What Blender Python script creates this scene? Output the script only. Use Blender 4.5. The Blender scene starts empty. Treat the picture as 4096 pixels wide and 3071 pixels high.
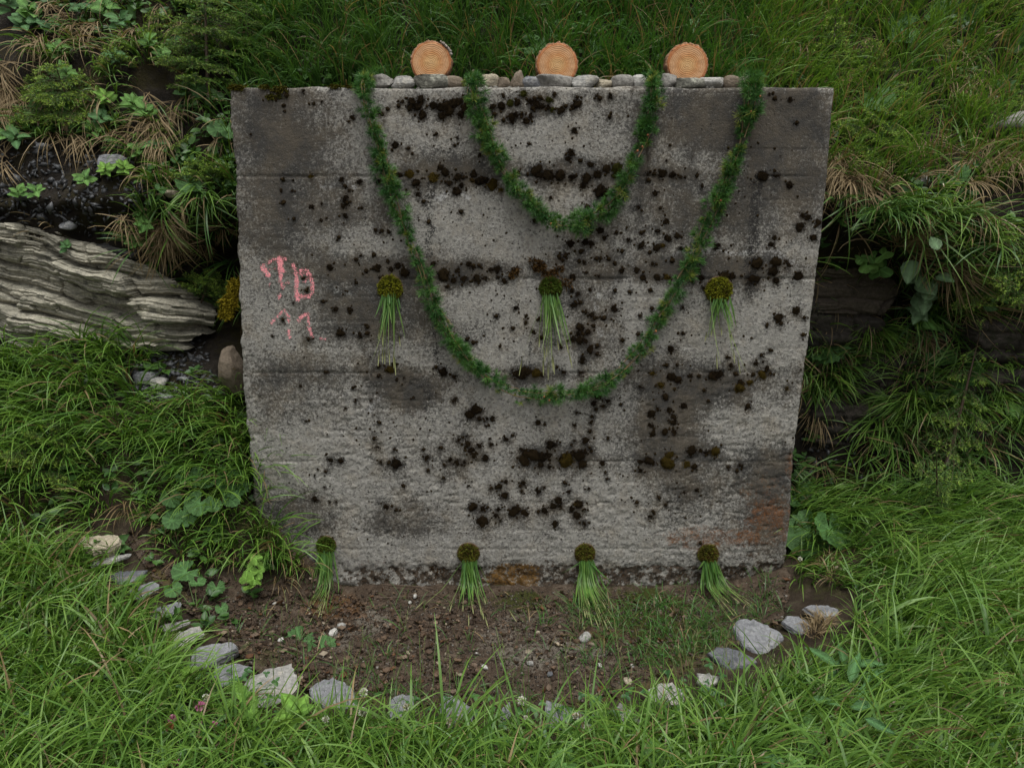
import bpy, bmesh, math, random
import numpy as np
from mathutils import Vector, Matrix
from mathutils.bvhtree import BVHTree

# ------------------------------------------------------------------ camera, sky, sun, exposure
SC = bpy.context.scene
COL = SC.collection
CAM = np.array([0.0, -3.3, 1.7])
PITCH = math.radians(12.5)
FPX, U0, V0 = 3000.0, 2048.0, 1535.5          # focal length and centre in pixels of the 4096 x 3071 photograph
cd = bpy.data.cameras.new('camera')
cam = bpy.data.objects.new('camera', cd)
COL.objects.link(cam)
cam.location = CAM
cam.rotation_euler = (math.pi / 2 - PITCH, 0, 0)
cd.sensor_width = 36.0
cd.lens = 36.0 * FPX / 4096.0
cd.clip_end = 500
SC.camera = cam

w = bpy.data.worlds.new('World')
SC.world = w
w.use_nodes = True
nt = w.node_tree
nt.nodes.clear()
sky = nt.nodes.new('ShaderNodeTexSky')
sky.sky_type = 'NISHITA'
sky.sun_disc = False
sky.sun_elevation = math.radians(72)
sky.sun_rotation = math.radians(160)
sky.air_density = 1.0
sky.dust_density = 4.0
hs = nt.nodes.new('ShaderNodeHueSaturation')
hs.inputs['Saturation'].default_value = 0.08
bg = nt.nodes.new('ShaderNodeBackground')
bg.inputs['Strength'].default_value = 0.10
wo = nt.nodes.new('ShaderNodeOutputWorld')
nt.links.new(sky.outputs[0], hs.inputs['Color'])
nt.links.new(hs.outputs[0], bg.inputs['Color'])
nt.links.new(bg.outputs[0], wo.inputs[0])

sd = bpy.data.lights.new('sun', 'SUN')
sd.energy = 1.6
sd.angle = math.radians(40)
sd.color = (1.0, 0.97, 0.92)
sun = bpy.data.objects.new('sun', sd)
COL.objects.link(sun)
_d = Vector((math.sin(math.radians(160)) * math.cos(math.radians(72)), math.cos(math.radians(160)) * math.cos(math.radians(72)), math.sin(math.radians(72))))
sun.rotation_euler = _d.to_track_quat('Z', 'Y').to_euler()
SC.view_settings.view_transform = 'Standard'
SC.view_settings.look = 'None'
SC.view_settings.gamma = 1.0
SC.view_settings.use_curve_mapping = False
SC.view_settings.exposure = 0.8
SC.cycles.max_bounces = 6
SC.cycles.transparent_max_bounces = 4

rng = np.random.default_rng(11)
random.seed(5)
FWD = np.array([0, math.cos(PITCH), -math.sin(PITCH)])
UPV = np.array([0, math.sin(PITCH), math.cos(PITCH)])


def ray(u, v):
    d = FWD + UPV * (-(v - V0) / FPX)
    return np.array([(u - U0) / FPX, d[1], d[2]])


def at(u, v, Y=0.0):
    """the point of the vertical plane y = Y seen at a photograph pixel"""
    d = ray(u, v)
    return CAM + d * ((Y - CAM[1]) / d[1])


def project(P):
    q = np.asarray(P, float) - CAM
    dep = np.maximum(q @ FWD, 1e-3)
    return U0 + FPX * q[..., 0] / dep, V0 - FPX * (q @ UPV) / dep


def nrm(a):
    a = np.asarray(a, float)
    return a / np.maximum(np.linalg.norm(a, axis=-1, keepdims=True), 1e-9)


def inpoly(u, v, poly):
    u = np.asarray(u); v = np.asarray(v)
    ins = np.zeros(u.shape, bool)
    n = len(poly)
    for i in range(n):
        x1, y1 = poly[i]; x2, y2 = poly[(i + 1) % n]
        c = ((y1 > v) != (y2 > v)) & (u < (x2 - x1) * (v - y1) / ((y2 - y1) if y2 != y1 else 1e-9) + x1)
        ins ^= c
    return ins


def seg_dist(u, v, line):
    """distance in pixels to a polyline"""
    best = np.full(np.shape(u), 1e9)
    for (x1, y1), (x2, y2) in zip(line[:-1], line[1:]):
        dx, dy = x2 - x1, y2 - y1
        L = dx * dx + dy * dy + 1e-9
        t = np.clip(((u - x1) * dx + (v - y1) * dy) / L, 0, 1)
        best = np.minimum(best, np.hypot(u - x1 - t * dx, v - y1 - t * dy))
    return best


def _hash(ix, iy, iz, seed):
    h = (ix.astype(np.uint32) * np.uint32(374761393) + iy.astype(np.uint32) * np.uint32(668265263) + iz.astype(np.uint32) * np.uint32(2147483647 - 58) + np.uint32(seed * 9781 + 17))
    h = (h ^ (h >> np.uint32(13))) * np.uint32(1274126177)
    h = h ^ (h >> np.uint32(16))
    return h.astype(np.float64) / 4294967295.0


def vnoise(p, seed=0):
    p = np.asarray(p, float)
    f = np.floor(p)
    t = p - f
    t = t * t * (3 - 2 * t)
    i = f.astype(np.int64)
    out = 0
    for dx in (0, 1):
        for dy in (0, 1):
            for dz in (0, 1):
                wgt = (t[..., 0] if dx else 1 - t[..., 0]) * (t[..., 1] if dy else 1 - t[..., 1]) * (t[..., 2] if dz else 1 - t[..., 2])
                out = out + wgt * _hash(i[..., 0] + dx, i[..., 1] + dy, i[..., 2] + dz, seed)
    return out * 2 - 1


def fbm(p, octv=4, seed=0, gain=0.5):
    s, a, t = 0, 1.0, 0
    p = np.asarray(p, float)
    for k in range(octv):
        s = s + a * vnoise(p * (2.03 ** k) + 7.1 * k, seed + k)
        t += a
        a *= gain
    return s / t


def sstep(a, b, x):
    t = np.clip((x - a) / (b - a), 0, 1)
    return t * t * (3 - 2 * t)


# ------------------------------------------------------------------ mesh and object helpers
def mesh_np(name, V, F, mat=None, cols=None, smooth=True, attrs=None):
    V = np.asarray(V, np.float32).reshape(-1, 3)
    F = np.asarray(F, np.int32)
    me = bpy.data.meshes.new(name)
    me.vertices.add(len(V))
    me.vertices.foreach_set('co', V.ravel())
    k = F.shape[1]
    me.loops.add(F.size)
    me.loops.foreach_set('vertex_index', F.ravel())
    me.polygons.add(len(F))
    me.polygons.foreach_set('loop_start', np.arange(0, F.size, k, dtype=np.int32))
    me.polygons.foreach_set('loop_total', np.full(len(F), k, np.int32))
    if smooth:
        me.polygons.foreach_set('use_smooth', np.ones(len(F), bool))
    me.update(calc_edges=True)
    if cols is not None:
        c = np.ones((len(V), 4), np.float32)
        c[:, :3] = np.asarray(cols, np.float32).reshape(-1, 3)
        a = me.attributes.new('Col', 'FLOAT_COLOR', 'POINT')
        a.data.foreach_set('color', c.ravel())
    for nm, val in (attrs or {}).items():
        a = me.attributes.new(nm, 'FLOAT', 'POINT')
        a.data.foreach_set('value', np.asarray(val, np.float32).ravel())
    if mat:
        me.materials.append(mat)
    return me


def obj(name, me, parent=None, loc=None, label=None, category=None, group=None, kind=None):
    o = bpy.data.objects.new(name, me)
    COL.objects.link(o)
    if loc is not None:
        o.location = loc
    if parent is not None:
        o.parent = parent
    if label: o['label'] = label
    if category: o['category'] = category
    if group: o['group'] = group
    if kind: o['kind'] = kind
    return o


def thing(name, loc, label, category, group=None, kind=None):
    o = obj(name, None, None, tuple(float(c) for c in loc), label, category, group, kind)
    o.empty_display_size = 0.1
    return o


class Bag:
    """collects vertices, faces (as quads) and colours for one mesh"""
    def __init__(s):
        s.V, s.F, s.C, s.n = [], [], [], 0

    def add(s, V, F, C):
        V = np.asarray(V, float).reshape(-1, 3)
        F = np.asarray(F, int)
        if F.shape[1] == 3:
            F = np.column_stack([F, F[:, 2]])
        C = np.broadcast_to(np.asarray(C, float), V.shape)
        s.V.append(V); s.F.append(F + s.n); s.C.append(C); s.n += len(V)

    def mesh(s, name, mat, origin=(0, 0, 0), smooth=True):
        V = np.vstack(s.V) - np.asarray(origin, float)
        F = np.vstack(s.F)
        C = np.vstack(s.C)
        tri = F[:, 2] == F[:, 3]
        if tri.all():
            return mesh_np(name, V, F[:, :3], mat, C, smooth)
        if not tri.any():
            return mesh_np(name, V, F, mat, C, smooth)
        q = F[~tri]
        T = np.vstack([F[tri][:, :3], q[:, [0, 1, 2]], q[:, [0, 2, 3]]])
        return mesh_np(name, V, T, mat, C, smooth)


def ribbons(bag, P, up, side, L, wid, lean, curl, K, c0, c1, twist=None, tipw=0.08, maxw=0.35):
    """grass blades: roots P, growing along up and bending towards side"""
    n = len(P)
    if n == 0:
        return
    up = nrm(up); side = nrm(side - up * np.sum(up * side, -1, keepdims=True))
    wd = np.cross(up, side)
    ks = np.linspace(0, 1, K + 1)
    pts = np.zeros((n, K + 1, 3)); pts[:, 0] = P
    dirs = np.zeros((n, K + 1, 3))
    for k in range(K + 1):
        a = (lean + curl * ks[k] ** 1.25)[:, None]
        dirs[:, k] = np.cos(a) * up + np.sin(a) * side
    for k in range(K):
        pts[:, k + 1] = pts[:, k] + (dirs[:, k] + dirs[:, k + 1]) * 0.5 * (L / K)[:, None]
    if twist is None:
        twist = rng.normal(0, 0.7, n)
    prof = np.where(ks < maxw, 0.6 + 0.4 * ks / maxw, 1 - (1 - tipw) * ((ks - maxw) / (1 - maxw)) ** 1.6)
    V = np.zeros((n, K + 1, 2, 3))
    for k in range(K + 1):
        tw = (twist * (0.4 + ks[k]))[:, None]
        nn = np.cross(dirs[:, k], wd)
        ww = (np.cos(tw) * wd + np.sin(tw) * nn) * (wid * prof[k] * 0.5)[:, None]
        V[:, k, 0] = pts[:, k] - ww
        V[:, k, 1] = pts[:, k] + ww
    base = (np.arange(n) * (K + 1) * 2)[:, None, None]
    k = np.arange(K)[None, :, None]
    F = base + k * 2 + np.array([0, 1, 3, 2])[None, None, :]
    c0 = np.broadcast_to(c0, (n, 3)); c1 = np.broadcast_to(c1, (n, 3))
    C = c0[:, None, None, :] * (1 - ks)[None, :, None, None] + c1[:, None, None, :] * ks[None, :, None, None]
    C = np.broadcast_to(C, V.shape)
    bag.add(V, F.reshape(-1, 4), C.reshape(-1, 3))


def tube(bag, pts, rad, col, ns=5):
    pts = np.asarray(pts, float)
    m = len(pts)
    rad = np.broadcast_to(np.asarray(rad, float), (m,))
    t = nrm(np.gradient(pts, axis=0))
    ref = np.where(np.abs(t[:, 2:3]) > 0.9, np.array([[1.0, 0, 0]]), np.array([[0, 0, 1.0]]))
    a = nrm(np.cross(t, ref)); b = np.cross(t, a)
    an = np.linspace(0, 2 * math.pi, ns, endpoint=False)
    V = pts[:, None] + rad[:, None, None] * (np.cos(an)[None, :, None] * a[:, None] + np.sin(an)[None, :, None] * b[:, None])
    i = np.arange(m - 1)[:, None]; j = np.arange(ns)[None, :]
    jn = (j + 1) % ns
    F = np.stack([i * ns + j, i * ns + jn, (i + 1) * ns + jn, (i + 1) * ns + j], -1).reshape(-1, 4)
    V = V.reshape(-1, 3)
    caps = []
    for e, (i0, flip) in enumerate(((0, 1), ((m - 1) * ns, 0))):
        V = np.vstack([V, pts[0 if e == 0 else -1]])
        ci = len(V) - 1
        for q in range(ns):
            x, y = i0 + q, i0 + (q + 1) % ns
            caps.append([x, y, ci, ci] if flip else [y, x, ci, ci])
    bag.add(V, np.vstack([F, np.array(caps)]), col)


def scatter(bag, TV, TF, P, R, S, C):
    """copies of a small template: P (n,3), R (n,3,3) with columns x y z, S (n,)"""
    n = len(P)
    if n == 0:
        return
    V = np.einsum('nij,kj->nki', R, TV) * np.asarray(S)[:, None, None] + P[:, None]
    F = TF[None] + (np.arange(n) * len(TV))[:, None, None]
    Cc = np.repeat(np.broadcast_to(C, (n, 3)), len(TV), 0)
    bag.add(V, F.reshape(-1, TF.shape[1]), Cc)


def frames(y, z):
    """rotation matrices whose y axis runs along y and whose z axis is near z"""
    y = nrm(y); x = nrm(np.cross(y, z)); z = np.cross(x, y)
    return np.stack([x, y, z], -1)


# ------------------------------------------------------------------ materials
class NT:
    def __init__(s, name):
        s.m = bpy.data.materials.new(name)
        s.m.use_nodes = True
        s.t = s.m.node_tree
        s.t.nodes.clear()
        s.out = s.n('ShaderNodeOutputMaterial')

    def n(s, ty, **kw):
        nd = s.t.nodes.new(ty)
        for k, v in kw.items():
            setattr(nd, k, v)
        return nd

    def l(s, a, b):
        s.t.links.new(a, b)

    def val(s, sock, v):
        if isinstance(v, (int, float)):
            sock.default_value = v
        elif isinstance(v, tuple):
            sock.default_value = (*v, 1.0) if len(v) == 3 and sock.type == 'RGBA' else v
        else:
            s.l(v, sock)

    def math(s, op, a, b=0.0, clamp=False):
        nd = s.n('ShaderNodeMath', operation=op, use_clamp=clamp)
        s.val(nd.inputs[0], a); s.val(nd.inputs[1], b)
        return nd.outputs[0]

    def mix(s, f, a, b, blend='MIX'):
        nd = s.n('ShaderNodeMix', data_type='RGBA', blend_type=blend)
        s.val(nd.inputs[0], f); s.val(nd.inputs[6], a); s.val(nd.inputs[7], b)
        return nd.outputs[2]

    def attr(s, name, out='Fac'):
        return s.n('ShaderNodeAttribute', attribute_name=name).outputs[out]

    def coord(s):
        return s.n('ShaderNodeTexCoord').outputs['Object']

    def noise(s, scale, detail=4, rough=0.6, vec=None, dist=0.0):
        nd = s.n('ShaderNodeTexNoise')
        nd.inputs['Scale'].default_value = scale
        nd.inputs['Detail'].default_value = detail
        nd.inputs['Roughness'].default_value = rough
        nd.inputs['Distortion'].default_value = dist
        s.l(vec if vec is not None else s.coord(), nd.inputs['Vector'])
        return nd.outputs['Fac']

    def mapped(s, scale=(1, 1, 1), rot=(0, 0, 0)):
        nd = s.n('ShaderNodeMapping')
        nd.inputs['Scale'].default_value = scale
        nd.inputs['Rotation'].default_value = rot
        s.l(s.coord(), nd.inputs['Vector'])
        return nd.outputs[0]

    def ramp(s, f, stops):
        nd = s.n('ShaderNodeValToRGB')
        e = nd.color_ramp.elements
        while len(e) < len(stops):
            e.new(0.5)
        for el, (p, c) in zip(e, stops):
            el.position = p
            el.color = (*c, 1.0) if isinstance(c, tuple) else (c, c, c, 1.0)
        s.l(f, nd.inputs[0])
        return nd.outputs[0]

    def bsdf(s, color, rough=0.85, bump=None, bstr=0.4, bdist=0.01, spec=0.3):
        b = s.n('ShaderNodeBsdfPrincipled')
        s.val(b.inputs['Base Color'], color)
        s.val(b.inputs['Roughness'], rough)
        b.inputs['Specular IOR Level'].default_value = spec
        if bump is not None:
            bp = s.n('ShaderNodeBump')
            bp.inputs['Strength'].default_value = bstr
            bp.inputs['Distance'].default_value = bdist
            s.l(bump, bp.inputs['Height'])
            s.l(bp.outputs[0], b.inputs['Normal'])
        return b

    def done(s, b):
        s.l(b.outputs[0], s.out.inputs[0])
        return s.m


def leaf_mat(name, trans=0.3, rough=0.5, spec=0.35, var=0.25, nscale=60, fixed=None):
    t = NT(name)
    c = fixed if fixed else t.attr('Col', 'Color')
    n = t.noise(nscale, 3)
    c = t.mix(t.math('MULTIPLY', n, var), c, (0.0, 0.0, 0.0), 'MIX')
    b = t.bsdf(c, rough, spec=spec)
    tr = t.n('ShaderNodeBsdfTranslucent')
    c2 = t.mix(1.0, c, (1.0, 0.95, 0.5), 'MULTIPLY')
    t.l(c2, tr.inputs['Color'])
    mx = t.n('ShaderNodeMixShader')
    mx.inputs[0].default_value = trans
    t.l(b.outputs[0], mx.inputs[1]); t.l(tr.outputs[0], mx.inputs[2])
    return t.done(mx)


def leaf_obj_mat(name, ca, cb, vein=True, trans=0.25):
    """leaf colour that varies from leaf to leaf with paler veins"""
    t = NT(name)
    oi = t.n('ShaderNodeObjectInfo')
    c = t.mix(oi.outputs['Random'], ca, cb)
    n = t.noise(9, 4)
    c = t.mix(t.math('MULTIPLY', n, 0.55), c, tuple(x * 0.35 for x in ca))
    if vein:
        vv = t.attr('vein')
        c = t.mix(t.math('MULTIPLY', vv, 0.5), c, tuple(min(1, x * 2.4 + 0.02) for x in ca))
    b = t.bsdf(c, 0.5, bump=t.noise(22, 3), bstr=0.35, bdist=0.05, spec=0.35)
    tr = t.n('ShaderNodeBsdfTranslucent')
    t.l(t.mix(1.0, c, (1.0, 0.95, 0.5), 'MULTIPLY'), tr.inputs['Color'])
    mx = t.n('ShaderNodeMixShader'); mx.inputs[0].default_value = trans
    t.l(b.outputs[0], mx.inputs[1]); t.l(tr.outputs[0], mx.inputs[2])
    return t.done(mx)


M = {}
M['grass'] = leaf_mat('grass_blade', 0.32, 0.45, 0.4, 0.2)
M['straw'] = leaf_mat('dry_straw', 0.2, 0.7, 0.2, 0.3)
M['needle'] = leaf_mat('conifer_needle', 0.2, 0.5, 0.3, 0.2)
M['leafbag'] = leaf_mat('small_leaf', 0.25, 0.45, 0.4, 0.4, 90)
M['butterbur'] = leaf_obj_mat('butterbur_leaf', (0.055, 0.135, 0.035), (0.08, 0.18, 0.05))
M['herb'] = leaf_obj_mat('herb_leaf', (0.075, 0.18, 0.035), (0.13, 0.26, 0.05))
M['darkherb'] = leaf_obj_mat('dark_herb_leaf', (0.05, 0.13, 0.04), (0.08, 0.18, 0.045))
M['limeherb'] = leaf_obj_mat('lime_herb_leaf', (0.12, 0.25, 0.032), (0.16, 0.29, 0.04))
M['greyherb'] = leaf_obj_mat('willow_leaf', (0.11, 0.19, 0.09), (0.16, 0.25, 0.13))


def simple(name, ca, cb, scale=12, rough=0.9, bs=0.5, detail=5, bd=0.01, spec=0.25, bscale=None):
    t = NT(name)
    n = t.noise(scale, detail, 0.65)
    c = t.mix(t.ramp(n, [(0.3, 0.0), (0.7, 1.0)]), ca, cb)
    return t.done(t.bsdf(c, rough, bump=t.noise(bscale or scale * 3, 6, 0.7), bstr=bs, bdist=bd, spec=spec))


M['bark'] = simple('twig_bark', (0.10, 0.065, 0.04), (0.2, 0.14, 0.09), 60)
M['greenstem'] = simple('green_stem', (0.12, 0.2, 0.04), (0.16, 0.25, 0.06), 40)
M['peg'] = simple('peg_wood', (0.5, 0.42, 0.28), (0.62, 0.55, 0.4), 50)


def moss_mat(name, ca, cb, cc):
    t = NT(name)
    oi = t.n('ShaderNodeObjectInfo')
    c = t.mix(oi.outputs['Random'], ca, cb)
    n = t.noise(130, 3, 0.7)
    c = t.mix(t.ramp(n, [(0.45, 0.0), (0.75, 1.0)]), c, cc)
    b = t.bsdf(c, 1.0, bump=t.noise(260, 4, 0.8), bstr=1.0, bdist=0.02, spec=0.05)
    return t.done(b)


M['moss_dark'] = moss_mat('dark_moss', (0.016, 0.011, 0.007), (0.036, 0.024, 0.012), (0.055, 0.038, 0.015))
M['moss_olive'] = moss_mat('olive_moss', (0.05, 0.035, 0.008), (0.085, 0.06, 0.012), (0.13, 0.09, 0.015))
M['moss_green'] = moss_mat('green_moss', (0.03, 0.035, 0.008), (0.06, 0.065, 0.012), (0.10, 0.09, 0.015))
M['moss_rust'] = moss_mat('rust_moss', (0.05, 0.025, 0.008), (0.09, 0.04, 0.01), (0.13, 0.065, 0.015))
M['moss_bag'] = leaf_mat('moss_shoot', 0.1, 0.9, 0.05, 0.35, 200)


def rock_mat(name, ca, cb, cc, band=(1, 1, 6), scale=7, lich=0.5):
    t = NT(name)
    v = t.mapped(band)
    n = t.noise(scale, 7, 0.65, v, 0.6)
    c = t.mix(t.ramp(n, [(0.3, 0.0), (0.7, 1.0)]), ca, cb)
    f = t.noise(70, 4, 0.7)
    c = t.mix(t.math('MULTIPLY', t.ramp(f, [(0.42, 1.0), (0.6, 0.0)]), 0.45), c, tuple(x * 0.35 for x in ca))
    s2 = t.noise(16, 5, 0.7)
    c = t.mix(t.math('MULTIPLY', t.ramp(s2, [(0.54, 0.0), (0.66, 1.0)]), lich), c, cc)
    bmp = t.math('ADD', t.math('MULTIPLY', n, 0.9), t.math('MULTIPLY', f, 0.4))
    return t.done(t.bsdf(c, 0.8, bump=bmp, bstr=0.8, bdist=0.02, spec=0.25))


M['slate'] = rock_mat('blue_grey_slate', (0.15, 0.155, 0.165), (0.25, 0.255, 0.265), (0.30, 0.29, 0.26), (1, 1, 9))
M['slate_pale'] = rock_mat('pale_grey_slate', (0.24, 0.235, 0.22), (0.36, 0.355, 0.33), (0.42, 0.38, 0.30), (1, 1, 7))
M['slate_dark'] = rock_mat('dark_slate', (0.07, 0.075, 0.085), (0.15, 0.155, 0.165), (0.2, 0.19, 0.17), (1, 1, 9))
M['beige'] = rock_mat('beige_stone', (0.30, 0.255, 0.18), (0.42, 0.38, 0.29), (0.18, 0.15, 0.10))
M['limestone'] = rock_mat('white_limestone', (0.36, 0.35, 0.32), (0.50, 0.49, 0.46), (0.2, 0.19, 0.17))
M['brownstone'] = rock_mat('brown_stone', (0.14, 0.11, 0.08), (0.22, 0.18, 0.135), (0.10, 0.075, 0.05), (1, 1, 2))
M['greystone'] = rock_mat('grey_stone', (0.16, 0.15, 0.135), (0.27, 0.26, 0.235), (0.34, 0.33, 0.30), (1, 1, 2))
M['lichenstone'] = rock_mat('lichen_stone', (0.09, 0.09, 0.075), (0.17, 0.165, 0.135), (0.33, 0.33, 0.27), (1, 1, 2), 9, 0.9)
M['ruststone'] = rock_mat('rust_patched_stone', (0.40, 0.36, 0.28), (0.52, 0.48, 0.40), (0.28, 0.12, 0.03), (1, 1, 1.5), 6, 0.9)
M['strata'] = rock_mat('layered_rock', (0.20, 0.19, 0.15), (0.50, 0.47, 0.37), (0.07, 0.07, 0.06), (0.7, 1, 9), 5, 0.8)
M['strata_dark'] = rock_mat('dark_layered_rock', (0.05, 0.052, 0.055), (0.15, 0.145, 0.135), (0.03, 0.03, 0.03), (0.7, 1, 9), 5, 0.7)
M['darkrock'] = rock_mat('dark_rock', (0.022, 0.02, 0.018), (0.075, 0.062, 0.05), (0.02, 0.022, 0.01), (1, 1, 2), 5, 0.8)  # near-black tones for the ledge right of the wall
# ------------------------------------------------------------------ ground and hillside: one sheet, split in two objects
RING = [(470, 2140), (560, 2260), (640, 2330), (740, 2420), (850, 2530), (960, 2630), (1040, 2700), (1180, 2770), (1500, 2815), (1800, 2830), (2100, 2835), (2300, 2825), (2480, 2790), (2640, 2730), (2770, 2680), (2890, 2620), (3000, 2560), (3130, 2500), (3260, 2450), (3340, 2430)]
ST = {
    -9.0: [(-40, 0), (-2.2, .0), (-1.2, .15), (-.7, .3), (-.3, .5), (.05, .8), (.3, 1.05), (.42, 1.25), (.42, 1.5), (.4, 1.85), (.65, 2.3), (1.15, 3.0), (4, 6.2), (30, 34)],
    -2.6: [(-40, 0), (-2.2, .05), (-1.2, .2), (-.7, .3), (-.3, .45), (.02, .80), (.26, 1.05), (.38, 1.2), (.42, 1.5), (.36, 1.85), (.62, 2.25), (1.05, 2.95), (4, 6.2), (30, 34)],
    -1.8: [(-40, 0), (-2.2, .05), (-1.2, .12), (-.7, .2), (-.3, .34), (.05, .74), (.3, 1.02), (.42, 1.2), (.44, 1.5), (.36, 1.8), (.62, 2.2), (1.0, 2.9), (4, 6.2), (30, 34)],
    -1.45: [(-40, 0), (-2.2, .03), (-1.2, .08), (-.7, .13), (-.3, .2), (.02, .55), (.3, .88), (.55, 1.12), (.6, 1.45), (.36, 1.85), (.6, 2.2), (1.0, 2.9), (4, 6.2), (30, 34)],
    -1.22: [(-40, 0), (-2.2, .02), (-1.2, .06), (-.7, .06), (-.3, .08), (-.03, .36), (.3, .7), (.6, 1.0), (.66, 1.4), (.4, 1.9), (.58, 2.2), (1.0, 2.9), (4, 6.2), (30, 34)],
    -.83: [(-40, 0), (-2.2, .02), (-1.2, .04), (-.7, .02), (-.3, -.03), (-.03, -.05), (.28, .3), (.32, 1.0), (.33, 1.5), (.36, 2.0), (.5, 2.17), (.95, 2.8), (4, 6.2), (30, 34)],
    1.0: [(-40, 0), (-2.2, .02), (-1.2, .04), (-.7, .02), (-.3, -.03), (-.03, -.05), (.28, .3), (.32, 1.0), (.33, 1.5), (.36, 2.0), (.5, 2.17), (1.0, 2.75), (4, 6.0), (30, 32)],
    1.33: [(-40, 0), (-2.2, .03), (-1.2, .06), (-.7, .08), (-.3, .06), (-.02, .06), (.35, .2), (.5, .6), (.55, 1.2), (.36, 1.85), (.55, 2.12), (1.05, 2.7), (4, 5.8), (30, 32)],
    1.6: [(-40, 0), (-2.2, .05), (-1.2, .1), (-.7, .14), (-.3, .18), (-.02, .22), (.32, .32), (.52, .6), (.58, 1.2), (.22, 1.68), (.5, 2.05), (1.1, 2.65), (4, 5.7), (30, 32)],
    2.3: [(-40, 0), (-2.2, .06), (-1.2, .13), (-.7, .2), (-.3, .27), (0.0, .38), (.2, .52), (.34, .8), (.4, 1.2), (.05, 1.65), (.45, 2.05), (1.1, 2.65), (4, 5.7), (30, 32)],
    9.0: [(-40, 0), (-2.2, .06), (-1.2, .2), (-.7, .3), (-.3, .4), (0.0, .55), (.2, .7), (.34, .9), (.4, 1.2), (.1, 1.65), (.45, 2.05), (1.1, 2.65), (4, 5.7), (30, 32)],
}
xs_st = np.array(sorted(ST))
ctl = np.array([ST[x] for x in xs_st])                      # (ns, 14, 2)
X = np.unique(np.round(np.concatenate([np.linspace(-30, -3.2, 14), np.linspace(-3.2, 3.2, 300), np.linspace(3.2, 30, 14)]), 4))
segs = [4, 12, 24, 20, 20, 18, 16, 16, 16, 20, 24, 12, 6]
T = np.concatenate([k + np.arange(n) / n for k, n in enumerate(segs)] + [[13.0]])
cx = np.zeros((len(X), 14, 2))
for k in range(14):
    for c in (0, 1):
        cx[:, k, c] = np.interp(X, xs_st, ctl[:, k, c])
ker = np.exp(-np.linspace(-2, 2, 9) ** 2); ker /= ker.sum()
for k in range(4, 12):                                     # soften the stations across x
    for c in (0, 1):
        p = np.pad(cx[:, k, c], 4, mode='edge')
        cx[:, k, c] = np.convolve(p, ker, mode='valid')
i1 = np.clip(T.astype(int), 0, 12); f = (T - i1)[None, :, None]
g = lambda d: cx[:, np.clip(i1 + d, 0, 13)]
p0, p1, p2, p3 = g(-1), g(0), g(1), g(2)
m1 = 0.5 * (p2 - p0) * 0.8; m2 = 0.5 * (p3 - p1) * 0.8
big = (i1 <= 1) | (i1 > 10)
m1[:, big] = (p2 - p1)[:, big]; m2[:, big] = (p2 - p1)[:, big]
yz = (2 * f ** 3 - 3 * f ** 2 + 1) * p1 + (f ** 3 - 2 * f ** 2 + f) * m1 + (-2 * f ** 3 + 3 * f ** 2) * p2 + (f ** 3 - f ** 2) * m2
TP = np.concatenate([np.broadcast_to(X[:, None, None], (len(X), len(T), 1)), yz], -1)
Tg = np.broadcast_to(T[None], TP.shape[:2])
hill = sstep(4.2, 6.5, Tg)
wallzone = sstep(1.35, 1.2, np.abs(TP[..., 0] - 0.07)) * sstep(4.0, 4.6, Tg) * sstep(9.6, 9.0, Tg)
amp = (0.012 + 0.075 * hill) * (1 - 0.95 * wallzone)
n1 = fbm(TP * 2.2, 4, 3); n2 = fbm(TP * 2.6 + 31, 4, 9)
rug = sstep(6.0, 7.0, Tg) * sstep(9.8, 9.0, Tg) * (1 - wallzone)
n3 = fbm(TP * np.array([5, 5, 13.0]), 4, 21)
TP[..., 1] += amp * n1 * 1.3 - 0.09 * rug * n3
TP[..., 2] += amp * n2 * 0.9
NX, NTT = len(X), len(T)
idx = np.arange(NX * NTT).reshape(NX, NTT)
TF = np.stack([idx[:-1, :-1], idx[1:, :-1], idx[1:, 1:], idx[:-1, 1:]], -1)
TV = TP.reshape(-1, 3)
split = int(np.sum(segs[:5])) + 6

t = NT('soil')
n = t.noise(9, 8, 0.7)
c = t.ramp(n, [(0.3, (0.018, 0.013, 0.009)), (0.5, (0.04, 0.03, 0.02)), (0.72, (0.085, 0.068, 0.048))])
mo = t.noise(5, 6, 0.7)
c = t.mix(t.math('MULTIPLY', t.ramp(mo, [(0.52, 0.0), (0.66, 1.0)]), 0.8), c, (0.045, 0.05, 0.012))
M['soil'] = t.done(t.bsdf(c, 0.95, bump=t.noise(60, 8, 0.75), bstr=0.9, bdist=0.02, spec=0.15))
t = NT('hill_soil')
n = t.noise(8, 8, 0.7, t.mapped((1, 1, 2.2)))
c = t.ramp(n, [(0.3, (0.012, 0.010, 0.008)), (0.5, (0.028, 0.022, 0.016)), (0.75, (0.065, 0.055, 0.042))])
mo = t.noise(4, 6, 0.7)
c = t.mix(t.math('MULTIPLY', t.ramp(mo, [(0.5, 0.0), (0.62, 1.0)]), 0.75), c, (0.05, 0.042, 0.01))
M['hill_soil'] = t.done(t.bsdf(c, 0.9, bump=t.noise(40, 8, 0.8), bstr=1.0, bdist=0.06, spec=0.2))


def sub_mesh(name, F, mat):
    u_, inv = np.unique(F, return_inverse=True)
    return mesh_np(name, TV[u_], inv.reshape(F.shape), mat)


ground = obj('ground', sub_mesh('ground', TF[:, :split].reshape(-1, 4), M['soil']), kind='structure', label='dark earth ground in front of the concrete wall, mostly under grass')
hillside = obj('hillside', sub_mesh('hillside', TF[:, split:].reshape(-1, 4), M['hill_soil']), kind='structure', label='steep overgrown hillside rising behind the concrete wall')
F4 = TF.reshape(-1, 4)
BVH = BVHTree.FromPolygons([tuple(p) for p in TV.tolist()], [tuple(q) for q in F4.tolist()])


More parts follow.
